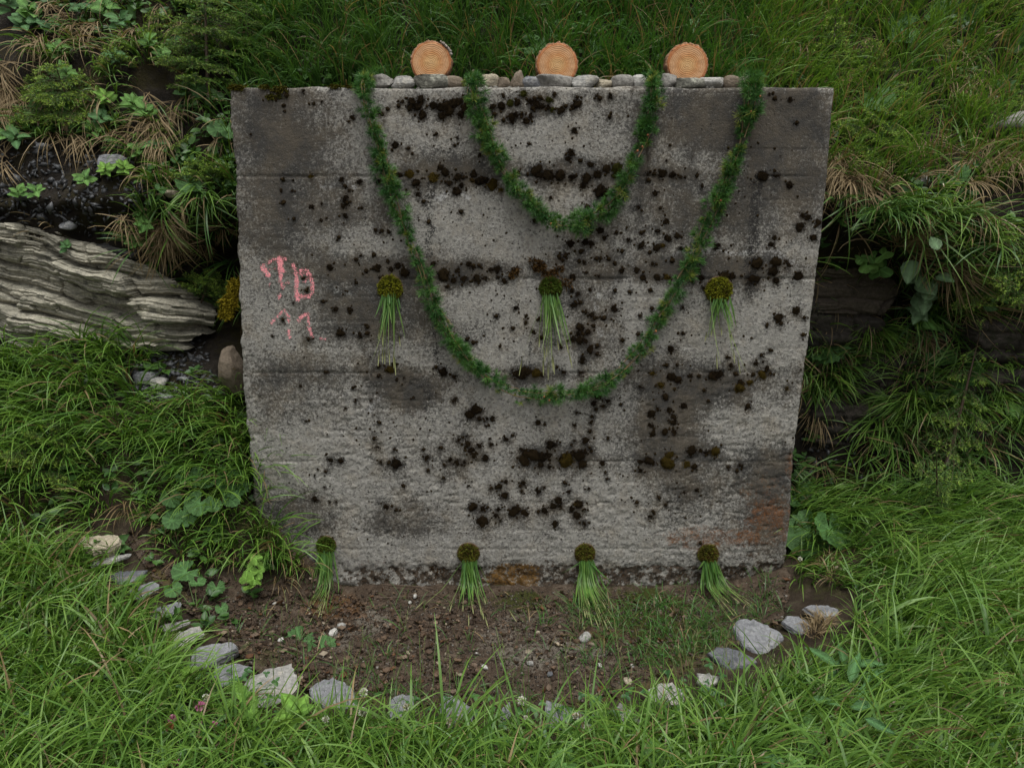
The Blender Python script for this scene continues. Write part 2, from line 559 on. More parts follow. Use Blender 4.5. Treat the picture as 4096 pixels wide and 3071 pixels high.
def hit(u, v):
    d = ray(u, v)
    loc, no, i, dist = BVH.ray_cast(Vector(CAM), Vector(d / np.linalg.norm(d)))
    if loc is None:
        return at(u, v, 0.3), np.array([0, -0.7, 0.7])
    no = np.array(no)
    if no @ d > 0:
        no = -no
    return np.array(loc), no


def drop(x, y, z0=1.5):
    loc, no, i, dist = BVH.ray_cast(Vector((x, y, z0)), Vector((0, 0, -1)))
    return (np.array(loc), np.array(no)) if loc is not None else (np.array([x, y, 0.0]), np.array([0, 0, 1.0]))


# area-weighted samples of the visible stretch of the sheet
ix0, ix1 = np.searchsorted(X, -3.0), np.searchsorted(X, 3.0)
it0 = segs[0] + 4
it1 = NTT - segs[-1] - 4
SF = TF[ix0:ix1, it0:it1].reshape(-1, 4)
A_, B_, C_, D_ = (TV[SF[:, k]] for k in range(4))
fn = np.cross(C_ - A_, D_ - B_)
far_ = np.linalg.norm(fn, axis=1) * 0.5
FNn = nrm(fn)
Tf = Tg[ix0:ix1, it0:it1].reshape(-1) if False else Tg[ix0:ix1, it0:it1].reshape(-1)
CP = np.cumsum(far_); AREA = CP[-1]


def sample(n):
    f = np.searchsorted(CP, rng.random(n) * AREA)
    f = np.minimum(f, len(SF) - 1)
    a, b = rng.random((2, n, 1))
    P = (A_[f] * (1 - a) + B_[f] * a) * (1 - b) + (D_[f] * (1 - a) + C_[f] * a) * b
    N = FNn[f].copy()
    N[N @ np.array([0, -0.5, 1.0]) < 0] *= -1
    return P, N, Tf[f]


BASIN = [(470, 2140), (640, 2330), (850, 2530), (960, 2620), (1040, 2690), (1180, 2760), (1500, 2800), (1800, 2815), (2100, 2820), (2300, 2810), (2480, 2775), (2640, 2715), (2770, 2665), (2890, 2605), (3000, 2545), (3130, 2490), (3160, 2300), (1380, 2300), (1000, 2330), (720, 2280), (560, 2140)]
ROCK = [(-400, 860), (200, 900), (430, 960), (620, 1060), (800, 1140), (960, 1180), (960, 1400), (600, 1370), (-400, 1340)]
SHALE = [(-400, 640), (80, 560), (330, 600), (560, 640), (590, 800), (480, 900), (430, 960), (200, 900), (-400, 860)]
RECESS = [(3300, 700), (3420, 820), (3560, 1040), (3680, 900), (4096, 760), (4500, 760), (4500, 960), (3900, 960), (3640, 1220), (3640, 1900), (3360, 2080), (3160, 2080), (3200, 1200)]
SCREE = [(520, 1330), (820, 1360), (870, 1560), (640, 1640), (520, 1560)]
# ------------------------------------------------------------------ the concrete wall
ZT = at(2048, 350, 0)[2]
ZB = -0.16
OUT_L = [(at(915, 350)[0], ZT), (at(935, 620)[0], at(935, 620)[2]), (at(950, 1000)[0], at(950, 1000)[2]), (at(970, 1500)[0], at(970, 1500)[2]), (at(1018, 2050)[0], at(1018, 2050)[2]), (at(1030, 2200)[0], ZB)]
OUT_R = [(at(3338, 370)[0], ZT), (at(3290, 900)[0], at(3290, 900)[2]), (at(3235, 1350)[0], at(3235, 1350)[2]), (at(3172, 1840)[0], at(3172, 1840)[2]), (at(3160, 2100)[0], at(3160, 2100)[2]), (at(3120, 2330)[0], ZB)]
GX, GZ = 480, 420
sz = np.linspace(0, 1, GZ); sx = np.linspace(0, 1, GX)
zz = ZB + (ZT - ZB) * sz
xl = np.interp(zz, [z for _, z in OUT_L][::-1], [x for x, _ in OUT_L][::-1])
xr = np.interp(zz, [z for _, z in OUT_R][::-1], [x for x, _ in OUT_R][::-1])
en = np.stack([np.zeros(GZ), np.zeros(GZ), zz], -1)
xl = xl + 0.010 * fbm(en * 14, 4, 40) + 0.004 * fbm(en * 70, 2, 44)
xr = xr + 0.005 * fbm(en * 14, 4, 41) + 0.002 * fbm(en * 70, 2, 45)
WX = xl[:, None] + (xr - xl)[:, None] * sx[None]
WZ = np.broadcast_to(zz[:, None], WX.shape).copy()
topn = 0.010 * fbm(np.stack([WX[-1] * 6, 0 * WX[-1], 0 * WX[-1]], -1), 4, 50)
WZ += (topn[None] * sz[:, None] ** 8)
WP = np.stack([WX, np.zeros_like(WX), WZ], -1)
wu, wv = project(WP)
nA = fbm(WP * 9, 5, 60); nB = fbm(WP * 38, 4, 61); nC = fbm(WP * np.array([22, 1, 70.0]), 4, 62); nD = fbm(WP * 3.2, 4, 63); nE = fbm(WP * 110, 2, 64)
wob = 5 * nA + 3 * nB
dep = np.zeros_like(WX)                                    # positive = into the wall
rough = sstep(1150, 1700, wv + 160 * nD) * 0.9 + 0.12
nF = fbm(WP * np.array([26, 1, 60.0]) + 9, 3, 65)
pit = sstep(.16, .42, nF) * sstep(-.25, .25, fbm(WP * 5 + 3, 3, 66))
dep += 0.004 * nA + rough * (0.0022 * nB + 0.0040 * pit + 0.0016 * nE - 0.001 * sstep(.1, .4, -nF))
for vj, s in ((705, 1), (1115, 1), (1490, .8), (1845, .7), (2195, .5)):   # joints between the pours
    d = np.abs(wv - vj - wob * 0.9)
    dep += s * 0.0065 * np.exp(-(d / 4.5) ** 2) * (0.12 + 0.88 * sstep(-0.4, 0.3, fbm(WP * 7, 3, 70)))
    dep += s * 0.0010 * sstep(0, 30, (wv - vj - wob)) * sstep(320, 40, (wv - vj))
for vj in (597, 800, 905, 998, 1188, 1285, 1390, 1600, 1632, 1745, 2010, 2120):  # board marks
    d = np.abs(wv - vj - 1.5 * nA)
    dep += 0.0022 * np.exp(-(d / 3.0) ** 2) * sstep(-0.1, 0.3, fbm(WP * 3 + 5, 3, 71))
for (u1, v1, u2, v2) in ((2585, 520, 2590, 700), (1440, 0, 1440, 0), (2525, 370, 2525, 420)):   # short cracks
    dep += 0.008 * np.exp(-(seg_dist(wu + 6 * nB, wv, [(u1, v1), (u2, v2)]) / 5) ** 2)
# spalled foot under the last pour
foot = sstep(2245, 2285, wv + 18 * nA + 10 * nB) * sstep(1250, 1420, wu)
dep += foot * (0.010 + 0.010 * nA + 0.010 * nB)
edge = np.minimum(np.minimum((WX - xl[:, None]), (xr[:, None] - WX)), ZT - WZ)
dep += 0.010 * np.exp(-np.maximum(edge, 0) / 0.006)         # worn arris
WP[..., 1] = dep


def blob(u, v, ru, rv, soft=0.5):
    d = np.hypot((wu - u) / ru, (wv - v) / rv) + 0.38 * nA + 0.2 * nB
    return sstep(1.0 + soft * 0.5, 1.0 - soft * 0.5, d)


grime = 0.20 + 0.36 * nD + 0.24 * nA + 0.16 * fbm(WP * np.array([16, 1, 1.6]), 4, 67) - 0.14 * sstep(1500, 2100, wv)
for u, v, ru, rv, a in (
        (1150, 470, 260, 130, .30), (1080, 620, 190, 120, .30), (1330, 620, 240, 90, .16), (1000, 420, 90, 80, .2),
        (2990, 470, 390, 150, .50), (2900, 520, 150, 120, .20), (3180, 560, 170, 190, .36), (2560, 560, 60, 150, .25),
        (1050, 860, 170, 160, .40), (1320, 800, 220, 120, .26), (1450, 900, 150, 90, .20), (1750, 690, 190, 80, .32), (1900, 690, 240, 60, .22),
        (2360, 690, 300, 60, .28), (2780, 800, 220, 130, .22), (3080, 830, 200, 170, .34), (3240, 760, 100, 120, .2),
        (1500, 1080, 260, 55, .42), (1880, 1090, 260, 50, .46), (1330, 1250, 150, 110, .36), (1560, 1230, 170, 120, .36), (1200, 1040, 120, 60, .2),
        (2420, 1060, 240, 70, .30), (2600, 900, 200, 160, .24), (2900, 1080, 330, 55, .5), (3010, 1140, 40, 80, .4), (2330, 1300, 170, 140, .18),
        (1640, 1570, 130, 75, .62), (1560, 1520, 90, 50, .35), (1180, 1560, 170, 150, .30), (1420, 1480, 200, 60, .2), (2090, 1500, 160, 45, .45),
        (2740, 1540, 200, 110, .32), (2880, 1560, 110, 70, .35), (2680, 1730, 160, 120, .28), (2900, 1600, 260, 80, .18),
        (1620, 2080, 150, 90, .50), (1210, 2060, 150, 90, .32), (1450, 2120, 240, 60, .2), (2180, 1830, 200, 50, .42), (2330, 2110, 170, 80, .2),
        (2760, 1880, 260, 130, .34), (3060, 1870, 130, 120, .42), (2900, 2050, 260, 170, .24), (3100, 2050, 110, 230, .40), (2650, 1700, 130, 180, .2)):
    grime = grime + a * blob(u, v, ru, rv, 0.9)
for u, v, ru, rv, a in (                                    # bare pale concrete
        (1970, 880, 220, 130, .42), (1900, 800, 150, 70, .2), (2150, 560, 170, 90, .34), (1960, 1210, 190, 85, .38), (1500, 960, 240, 60, .30), (2150, 480, 260, 70, .1),
        (2870, 1340, 290, 80, .34), (3120, 1250, 120, 200, .28), (2250, 760, 180, 60, .12), (2040, 1440, 250, 60, .30), (2260, 1620, 300, 90, .24), (1200, 1830, 230, 120, .18),
        (2550, 1180, 60, 250, .22), (1950, 1750, 250, 160, .2), (2250, 1950, 400, 170, .22), (1500, 2200, 350, 60, .25), (3000, 1680, 200, 120, .2), (2430, 2150, 250, 90, .2), (1480, 1800, 300, 150, .12), (1100, 1330, 110, 120, .15), (2750, 980, 300, 45, .18)):
    grime = grime - a * blob(u, v, ru, rv, 0.9)
streak = np.zeros_like(WX)
for u1, v1, u2, v2, wd, a in ((3030, 715, 3005, 1010, 26, 1.0), (1725, 720, 1712, 1010, 22, .8), (1735, 1190, 1745, 1470, 12, .8), (2485, 1230, 2475, 1480, 16, .55), (2462, 1480, 2450, 1720, 6, .6), (2130, 1370, 2122, 1460, 7, .9), (1455, 870, 1458, 910, 8, .8), (1640, 1460, 1640, 1530, 5, .6), (3010, 1030, 3000, 1150, 34, .9), (1700, 1520, 1720, 1680, 24, .7), (2000, 400, 1990, 470, 10, .5), (1725, 1650, 1722, 1700, 10, .6)):
    d = seg_dist(wu + 14 * nA, wv, [(u1, v1), (u2, v2)]) / wd
    streak = np.maximum(streak, a * sstep(1.5, 0.4, d + 0.5 * nB))
jn = np.zeros_like(WX)                                      # grime under the joints
for vj, a in ((705, .8), (1115, .9), (1490, .5), (1845, .5)):
    jn = np.maximum(jn, a * np.exp(-((wv - vj + 4) / 26.0) ** 2) * sstep(-0.15, 0.35, fbm(WP * 4.5 + 2, 3, 75)) * sstep(1230, 1420, wu))
grime = np.clip(grime + 0.4 * jn, 0, 1)
halo = np.zeros_like(WX)                                    # pale lime lines along old run-off
for line in ([(1170, 1130), (1290, 1140), (1350, 1170), (1440, 1175), (1500, 1215)], [(1590, 1500), (1580, 1560), (1520, 1590), (1480, 1640)], [(1270, 720), (1310, 760), (1350, 720), (1420, 750)], [(1720, 760), (1760, 800), (1800, 760), (1870, 790)], [(1600, 1250), (1480, 1170)], [(2400, 1180), (2380, 1280), (2400, 1340)], [(2690, 1020), (2790, 1000), (2950, 1015), (3090, 1010), (3180, 1060)]):
    halo = np.maximum(halo, sstep(18, 4, seg_dist(wu + 18 * nA, wv + 12 * nB, line)))
rust = 0.95 * blob(2830, 2150, 190, 45) + .8 * blob(3080, 2100, 130, 90) + .9 * blob(3160, 1860, 24, 60) + .45 * blob(3060, 1990, 130, 100) + .35 * blob(1480, 2265, 70, 30)
rust = np.clip(rust * (0.75 + 0.6 * nB), 0, 1)
footm = np.clip(foot * (0.95 + 0.5 * nA) + 0.6 * blob(2480, 2290, 600, 30) + .5 * blob(2170, 2240, 120, 50) + .6 * blob(3080, 2250, 160, 70), 0, 1)
ochre = np.clip(1.1 * blob(2050, 2315, 95, 75) + .5 * blob(1900, 2330, 60, 40) + .6 * blob(2380, 2330, 60, 50) + .3 * blob(2900, 2250, 60, 30), 0, 1)
GRAF = [([(1053, 1067), (1062, 1090), (1072, 1099)], 13, 1), ([(1054, 1062), (1090, 1040), (1117, 1033), (1144, 1036)], 7, .8), ([(1119, 1036), (1126, 1080), (1130, 1082)], 15, 1.0),
        ([(1126, 1082), (1121, 1126), (1131, 1149)], 9, .9), ([(1120, 1180), (1117, 1192)], 8, .8), ([(1080, 1130), (1078, 1145)], 6, .6), ([(1121, 1131), (1162, 1131)], 7, .6), ([(1080, 1076), (1103, 1076)], 5, .5),
        ([(1173, 1058), (1187, 1112)], 8, .9), ([(1187, 1112), (1185, 1153), (1192, 1197)], 10, 1.0), ([(1203, 1081), (1225, 1079), (1241, 1099), (1250, 1135), (1248, 1171), (1234, 1187), (1198, 1183)], 9, .85), ([(1200, 1100), (1225, 1105), (1215, 1120)], 14, .6),
        ([(1085, 1293), (1108, 1266), (1135, 1244), (1155, 1262), (1153, 1289)], 8, .8), ([(1153, 1320), (1160, 1352)], 8, .8), ([(1194, 1284), (1212, 1262), (1234, 1253), (1234, 1289), (1239, 1320), (1248, 1345)], 8, .85), ([(1284, 1354), (1302, 1352)], 7, .7)]
paint = np.zeros_like(WX)
for line, wd, a in GRAF:
    d = seg_dist(wu + 3 * nB, wv + 3 * nA, line) / wd
    paint = np.maximum(paint, a * sstep(1.5, 0.5, d))
# moss cushions growing on the wall: (crop origin u, v, scale, [(x, y, r, kind)])
Y, G = 'y', 'g'
CUSH = [
 (900, 330, 2.764, [(650,255,22),(985,237,20),(1070,210,12),(660,320,15),(865,90,20),(285,575,14),(1410,390,30),(1700,320,30),(1740,355,18),(1803,295,22),(1958,212,22),(1920,260,24),(2065,210,38),(2165,195,45),(2050,275,40),(2130,270,45),(2180,360,45),(1885,690,40),(2030,730,22),(2035,1010,45,Y),(1930,1020,30),(2115,1110,50),(950,1035,30,Y),(640,1070,25),(755,1080,14),(1285,1070,30),(1490,1100,30),(1330,1145,24),(1375,1195,18),(620,1190,16),(745,1195,16),(645,1330,25),(960,1375,28),(1065,1335,14),(1340,1265,28),(1320,1310,32),(1350,1330,26),(1310,1370,32),(1510,1385,18),(1330,1470,30),(765,1510,22),(1060,1520,18),(1125,1500,14),(1670,1630,24),(1735,1640,24),(1810,1650,20),(1920,1145,22),(2000,1185,14),(2135,1240,22),(1695,1100,30),(600,150,36,G),(510,165,36,G),(680,150,25,G)]),
 (1600, 500, 1.586, [(230,55,12),(362,80,8),(348,128,10),(507,190,10),(258,270,18),(285,300,24),(370,328,28),(465,312,24),(405,332,12),(312,368,20),(390,383,18),(360,420,26),(215,330,30,Y),(100,370,28),(112,440,16),(150,485,12),(460,352,14,Y),(510,355,30),(585,380,32,Y),(545,352,20),(640,412,16,Y),(865,285,36),(940,315,36),(1015,320,34),(890,320,30),(750,300,14),(1105,35,18),(820,120,10),(1085,175,22),(1066,212,20),(1145,228,14),(1208,250,20),(1085,332,20),(1185,335,32),(1245,315,25),(1160,385,20),(1190,518,14),(955,460,10),(388,550,14),(182,615,14),(852,607,14),(1080,752,22),(1175,742,20),(1212,750,20),(1150,803,15),(1050,825,15),(1010,832,15),(1170,873,16),(1135,863,14),(1245,847,14),(1210,680,14),(213,880,18),(275,935,32),(366,920,18),(435,882,20),(465,905,18),(503,890,14),(578,918,16),(617,915,26),(1030,855,14),(1110,330,16)]),
 (1800, 900, 2.211, [(1330,50,28),(1365,110,20),(1470,65,18),(1695,65,20),(1840,55,24),(2010,95,28),(1925,120,34),(1580,135,24),(1690,180,34),(1830,200,32),(1885,185,24,Y),(1160,235,22),(1025,265,20),(1290,295,18),(1335,295,16),(1405,300,20),(1455,335,20),(1520,232,18),(1765,240,20),(1795,345,26),(1965,310,22),(1520,405,26),(1650,400,26),(1205,420,14),(1085,455,26),(1315,450,16),(1705,465,28),(1830,460,28),(1920,460,30,Y),(2145,495,20),(240,470,36),(120,480,36),(30,490,30),(310,470,24),(425,460,16),(480,495,24),(530,465,16),(1075,580,24),(1130,610,24),(1235,570,18),(1460,578,18),(1590,590,18),(1775,575,20),(580,735,24),(410,805,22),(1090,710,28),(1155,685,22),(1110,680,18),(1200,770,20),(1255,790,28),(1275,825,20),(1450,740,30),(1360,820,22),(1270,890,20),(1150,905,36),(1220,945,28),(1130,960,26),(1175,960,20),(1085,1005,26),(1145,1020,40),(1195,1025,30),(1240,1100,36),(1305,1065,22),(1300,1140,20),(1170,1190,34),(675,800,14),(672,857,14),(555,910,20),(733,940,16),(790,825,16),(810,993,20),(205,1040,22),(150,1010,20),(443,1070,14),(983,1080,14),(1525,1018,22),(1665,965,20),(2060,958,20),(1955,1100,28),(1920,1240,18),(2010,1232,16),(1575,1305,18),(1790,1310,30,Y),(1960,1340,34),(2020,1370,30),(1865,1410,26,Y),(1695,1440,24),(1905,1520,32),(580,1310,40),(660,1290,50),(640,1330,40),(760,1310,40,Y),(810,1315,20),(945,1255,14),(1005,1300,24),(1160,1305,30),(1310,1505,34),(1275,1570,24),(1395,1560,26),(1510,1583,16),(1785,735,20),(1680,800,16),(230,1630,40),(1835,1625,24),(1940,1640,28),(40,1340,22)]),
 (2600, 700, 1.586, [(28,120,16),(68,210,12),(103,293,17),(50,355,16),(330,70,12),(195,12,10),(970,258,18),(1005,270,20),(950,330,28),(1062,302,20),(1040,395,20),(790,400,18),(770,440,18),(423,452,24),(680,560,36),(795,550,30),(820,550,16,Y),(866,548,10),(880,573,16),(780,610,30),(940,640,26),(800,670,20),(650,660,40),(470,645,36),(520,640,20),(325,650,20),(270,670,14),(340,715,16),(305,600,18),(335,550,14),(195,465,16),(208,840,10),(928,860,24),(815,905,28),(832,940,14),(742,945,10),(977,905,12),(885,65,20)]),
 (2600, 1200, 1.586, [(210,210,13),(135,315,20),(105,412,14),(175,408,11),(20,465,22,Y),(135,488,26),(180,505,22),(68,540,24,Y),(98,615,22),(155,565,12,Y),(215,670,18),(48,690,16),(10,720,24),(130,700,20),(140,745,28),(150,775,22),(95,835,24),(150,838,20),(20,845,20),(10,800,22),(435,465,32),(400,480,32),(515,415,16),(255,480,18),(310,480,14),(542,468,14),(570,560,32,Y),(575,520,20),(632,520,18,Y),(715,475,32,Y),(740,435,18),(765,465,12),(655,470,14),(672,402,16),(715,393,8),(705,348,12),(762,316,11),(490,362,12),(743,157,9),(970,220,14,Y),(868,560,14,Y),(622,672,18),(342,572,14),(372,640,12)]),
 (2500, 1700, 1.586, [(155,225,32),(95,235,22),(98,288,18),(285,190,30,Y),(270,240,40,Y),(418,165,32),(390,255,26,Y),(480,165,16),(570,170,30,Y),(735,255,16),(710,290,14),(655,265,14),(218,460,14),(258,503,12),(163,578,18),(182,550,12),(452,410,16),(480,745,14),(75,488,14),(375,430,18),(440,260,20),(520,175,22)]),
 (1750, 1500, 1.586, [(98,165,14),(118,150,12),(205,250,30),(245,215,20),(275,220,14),(265,275,18),(313,275,16),(347,273,16),(307,322,9),(635,300,20),(680,312,11),(882,238,10),(870,317,12),(993,178,18),(1022,130,22),(1052,197,13),(1080,167,16),(1165,183,11),(1010,215,12),(980,260,12),(975,300,12),(968,355,14),(938,415,24),(848,440,11),(868,415,8),(1082,402,11),(715,443,30),(745,440,18),(438,410,20),(478,382,12),(340,440,16),(332,402,8),(182,385,16),(135,415,18),(190,435,24),(215,480,24),(265,450,20),(235,505,24),(300,525,24),(25,460,14),(78,535,16),(120,553,26),(168,553,18),(45,570,10),(535,470,16),(560,500,30),(610,510,40),(550,540,36),(660,520,36),(700,510,24),(655,570,22),(710,580,16),(820,540,42,Y),(780,530,18),(900,510,40),(940,490,20),(920,565,26),(860,495,20),(965,460,14),(978,482,12),(1045,560,18),(1065,617,10),(1077,658,11),(388,705,24),(435,675,16),(425,762,26),(340,717,14),(38,650,12),(200,702,9),(545,680,22),(525,700,14),(535,735,12),(640,735,24),(675,712,12),(805,680,14),(833,740,16),(768,795,24),(735,830,24),(775,835,18),(895,820,28),(882,820,12,Y),(850,850,20),(885,890,26),(935,848,9),(680,860,24),(640,865,14),(225,835,28),(285,845,20),(320,838,12),(385,850,16),(500,850,26),(480,870,30),(550,870,28),(370,888,16),(400,918,18),(285,925,40),(745,940,22),(930,940,22),(960,720,10)]),
 (1000, 1450, 1.586, [(482,60,14),(318,150,10),(655,158,12),(668,245,10),(765,240,8),(607,290,9),(357,372,9),(820,378,12),(820,20,14),(915,12,16),(890,42,24,Y),(818,80,14),(930,110,12),(977,95,8),(1036,222,10),(1225,60,30),(1180,30,14),(788,480,14),(808,538,16),(915,547,9),(1215,540,14),(1120,605,24),(1130,680,12),(515,615,24),(575,622,18),(480,690,12),(975,783,14),(412,865,20),(470,788,8),(410,715,6),(430,673,6),(1228,733,12),(865,915,20),(928,935,14),(1100,548,10),(930,640,36),(880,635,14),(830,630,12),(505,882,8),(545,882,8)]),
 (850, 900, 2.211, [(1115,108,18),(1455,45,18),(1265,305,22),(1310,268,14),(1428,258,22),(1040,375,28),(1550,320,18),(1455,380,34),(1360,405,20),(1580,395,24),(1640,360,30),(1700,420,40),(1500,470,30),(980,675,18),(1270,510,16),(1090,745,26),(1215,748,26),(1135,955,42),(1305,970,28),(1370,900,22),(1370,955,22),(850,1005,20),(622,835,16),(530,980,10),(800,470,16),(830,580,18),(715,690,10),(1950,340,24),(2045,440,50),(2170,400,24),(2085,540,20),(1650,990,12)]),
 (1300, 100, 2.211, [(960,710,32),(1030,730,36),(1080,720,40),(1130,700,40),(1180,680,30),(1040,800,34),(1100,760,40),(1200,790,32),(1260,650,40),(1240,740,40),(1480,730,28),(1560,720,36),(1640,690,30,G),(1700,690,30),(1820,680,26),(1870,700,40),(1920,720,26),(1500,790,22),(1580,840,20),(1650,810,34),(1690,800,30),(1740,790,24),(1780,850,28),(1820,810,24),(1760,610,30,G),(1850,650,20),(1900,640,20),(1985,665,30,G),(2030,610,20),(2010,750,24,G),(2090,760,34),(2130,715,20),(1575,620,14),(1975,735,24),(1840,740,20),(870,790,34),(1660,850,24)]),
 (2200, 100, 2.211, [(130,715,20),(240,700,36),(200,730,24),(415,625,16),(440,650,22),(535,630,24),(240,640,16),(525,810,18),(590,1270,44,G),(580,1330,34,G),(420,1320,40),(500,1270,34),(440,1470,50),(480,1480,40),(290,1420,30),(330,1605,20),(780,1610,24),(930,1490,24),(980,1620,16),(865,1310,24),(920,1315,20),(995,1310,34),(980,1345,24),(870,1370,22),(1155,1345,18),(1195,1345,12),(1085,1325,30),(1300,1330,20),(1345,1425,18),(1030,1200,10),(1060,1065,12),(1880,1335,50),(2000,1330,34),(2125,660,24),(1990,650,20),(2180,865,20),(1940,610,14)]),
]
rows = []
for cu, cv, s, lst in CUSH:
    for e in lst:
        rows.append((cu + e[0] / s, cv + e[1] / s, e[2] / s, e[3] if len(e) > 3 else 'd'))
rows.sort(key=lambda r: -r[2])
kept = []
for r in rows:
    if not any(math.hypot(r[0] - k[0], r[1] - k[1]) < 0.7 * max(k[2], 6) and r[3] == k[3] for k in kept):
        kept.append(r)


for (u, v, r, k) in kept:                                   # damp grime round each cushion
    m_ = (np.abs(wu - u) < 4 * r) & (np.abs(wv - v - r * .5) < 5 * r)
    d_ = np.hypot((wu[m_] - u) / (1.9 * r), (wv[m_] - v - .5 * r) / (2.2 * r)) + .25 * nB[m_]
    grime[m_] += (0.50 - .5 * np.clip(grime[m_], 0, 1)) * np.exp(-d_ ** 2) * 1.0
grime = np.clip(grime, 0, 1)


def concrete():
    t = NT('weathered_concrete')
    co = t.coord()
    big = t.noise(7, 6, 0.7); mid = t.noise(34, 6, 0.72); fine = t.noise(150, 4, 0.75); mid2 = t.noise(78, 5, 0.75); grit = t.noise(320, 2, 0.6)
    c = t.ramp(mid, [(0.3, (0.185, 0.178, 0.158)), (0.5, (0.275, 0.266, 0.242)), (0.7, (0.375, 0.366, 0.338))])
    c = t.mix(t.math('MULTIPLY', t.ramp(big, [(0.5, 0.0), (0.68, 1.0)]), 0.35), c, (0.25, 0.20, 0.13))
    c = t.mix(t.ramp(t.attr('halo'), [(0.2, 0.0), (1.0, 0.7)]), c, (0.42, 0.42, 0.41))
    # aggregate showing as pale and dark grains
    vo = t.n('ShaderNodeTexVoronoi'); vo.inputs['Scale'].default_value = 95; t.l(co, vo.inputs['Vector'])
    agg = t.n('ShaderNodeSeparateColor'); t.l(vo.outputs['Color'], agg.inputs[0])
    c = t.mix(t.math('MULTIPLY', t.ramp(agg.outputs[0], [(0.80, 0.0), (0.9, 1.0)]), 0.35), c, (0.40, 0.38, 0.33))
    c = t.mix(t.math('MULTIPLY', t.ramp(agg.outputs[1], [(0.82, 0.0), (0.9, 1.0)]), 0.5), c, (0.09, 0.085, 0.08))
    # grime eats in through the noise
    gsum = t.math('ADD', t.attr('grime'), t.math('MULTIPLY', t.math('SUBTRACT', mid, 0.5), 1.8))
    gsum = t.math('ADD', gsum, t.math('MULTIPLY', t.math('SUBTRACT', mid2, 0.5), 2.4))
    gsum = t.math('ADD', gsum, t.math('MULTIPLY', t.math('SUBTRACT', fine, 0.5), 1.6))
    gf = t.ramp(gsum, [(0.08, 0.0), (0.40, 0.66), (0.72, 0.97)])
    gc = t.mix(t.ramp(big, [(0.4, 0.0), (0.6, 1.0)]), (0.042, 0.040, 0.037), (0.080, 0.068, 0.052))
    c = t.mix(gf, c, gc)
    ss = t.math('ADD', t.math('MULTIPLY', t.attr('streak'), 0.62), t.math('MULTIPLY', t.math('SUBTRACT', fine, 0.5), 2.2))
    ss = t.math('ADD', ss, t.math('MULTIPLY', t.math('SUBTRACT', mid, 0.5), 1.6))
    c = t.mix(t.math('MULTIPLY', t.ramp(ss, [(0.42, 0.0), (0.62, 0.9)]), t.math('GREATER_THAN', t.attr('streak'), 0.03)), c, (0.024, 0.023, 0.022))
    rs = t.math('ADD', t.math('MULTIPLY', t.attr('rust'), 0.8), t.math('MULTIPLY', t.math('SUBTRACT', mid, 0.5), 2.2))
    rs = t.math('ADD', rs, t.math('MULTIPLY', t.math('SUBTRACT', fine, 0.5), 1.2))
    c = t.mix(t.math('MULTIPLY', t.ramp(rs, [(0.3, 0.0), (1.0, 0.85)]), t.math('GREATER_THAN', t.attr('rust'), 0.02)), c, t.mix(t.ramp(fine, [(0.38, 0.0), (0.62, 1.0)]), (0.065, 0.032, 0.016), (0.21, 0.085, 0.028)))
    fs = t.math('ADD', t.math('MULTIPLY', t.attr('foot'), 0.62), t.math('MULTIPLY', t.math('SUBTRACT', mid, 0.5), 2.6))
    fs = t.math('MULTIPLY', fs, t.math('GREATER_THAN', t.attr('foot'), 0.04))
    c = t.mix(t.ramp(fs, [(0.45, 0.0), (0.62, 0.93)]), c, t.mix(t.ramp(fine, [(0.4, 0.0), (0.6, 1.0)]), (0.022, 0.018, 0.014), (0.075, 0.05, 0.03)))
    os_ = t.math('ADD', t.math('MULTIPLY', t.attr('ochre'), 0.7), t.math('MULTIPLY', t.math('SUBTRACT', mid2, 0.5), 2.4))
    os_ = t.math('MULTIPLY', os_, t.math('GREATER_THAN', t.attr('ochre'), 0.03))
    c = t.mix(t.ramp(os_, [(0.4, 0.0), (0.7, 0.85)]), c, t.mix(fine, (0.06, 0.03, 0.008), (0.20, 0.105, 0.02)))
    # bug holes
    v2 = t.n('ShaderNodeTexVoronoi'); v2.inputs['Scale'].default_value = 30; t.l(co, v2.inputs['Vector'])
    rc = t.n('ShaderNodeSeparateColor'); t.l(v2.outputs['Color'], rc.inputs[0])
    hole = t.math('LESS_THAN', v2.outputs['Distance'], t.math('MULTIPLY', t.ramp(rc.outputs[0], [(0.55, 0.0), (1.0, 1.0)]), 0.17))
    v3 = t.n('ShaderNodeTexVoronoi'); v3.inputs['Scale'].default_value = 75; t.l(co, v3.inputs['Vector'])
    rc3 = t.n('ShaderNodeSeparateColor'); t.l(v3.outputs['Color'], rc3.inputs[0])
    hole3 = t.math('LESS_THAN', v3.outputs['Distance'], t.math('MULTIPLY', t.ramp(rc3.outputs[0], [(0.5, 0.0), (1.0, 1.0)]), 0.22))
    holes = t.math('MAXIMUM', hole, hole3)
    c = t.mix(t.math('MULTIPLY', holes, 0.85), c, (0.03, 0.025, 0.02))
    # spray paint, broken up by the rough surface
    ps = t.math('ADD', t.math('MULTIPLY', t.attr('paint'), 0.72), t.math('MULTIPLY', t.math('SUBTRACT', fine, 0.5), 2.6))
    ps = t.math('ADD', ps, t.math('MULTIPLY', t.math('SUBTRACT', mid, 0.5), 1.6))
    pf = t.math('MULTIPLY', t.ramp(ps, [(0.53, 0.0), (0.66, 0.95)]), t.math('GREATER_THAN', t.attr('paint'), 0.05))
    c = t.mix(pf, c, t.mix(mid, (0.86, 0.18, 0.25), (0.90, 0.42, 0.42)))
    h = t.math('ADD', t.math('MULTIPLY', mid, 0.7), t.math('MULTIPLY', fine, 0.5))
    h = t.math('ADD', h, t.math('MULTIPLY', mid2, 0.8))
    h = t.math('ADD', h, t.math('MULTIPLY', grit, 0.2))
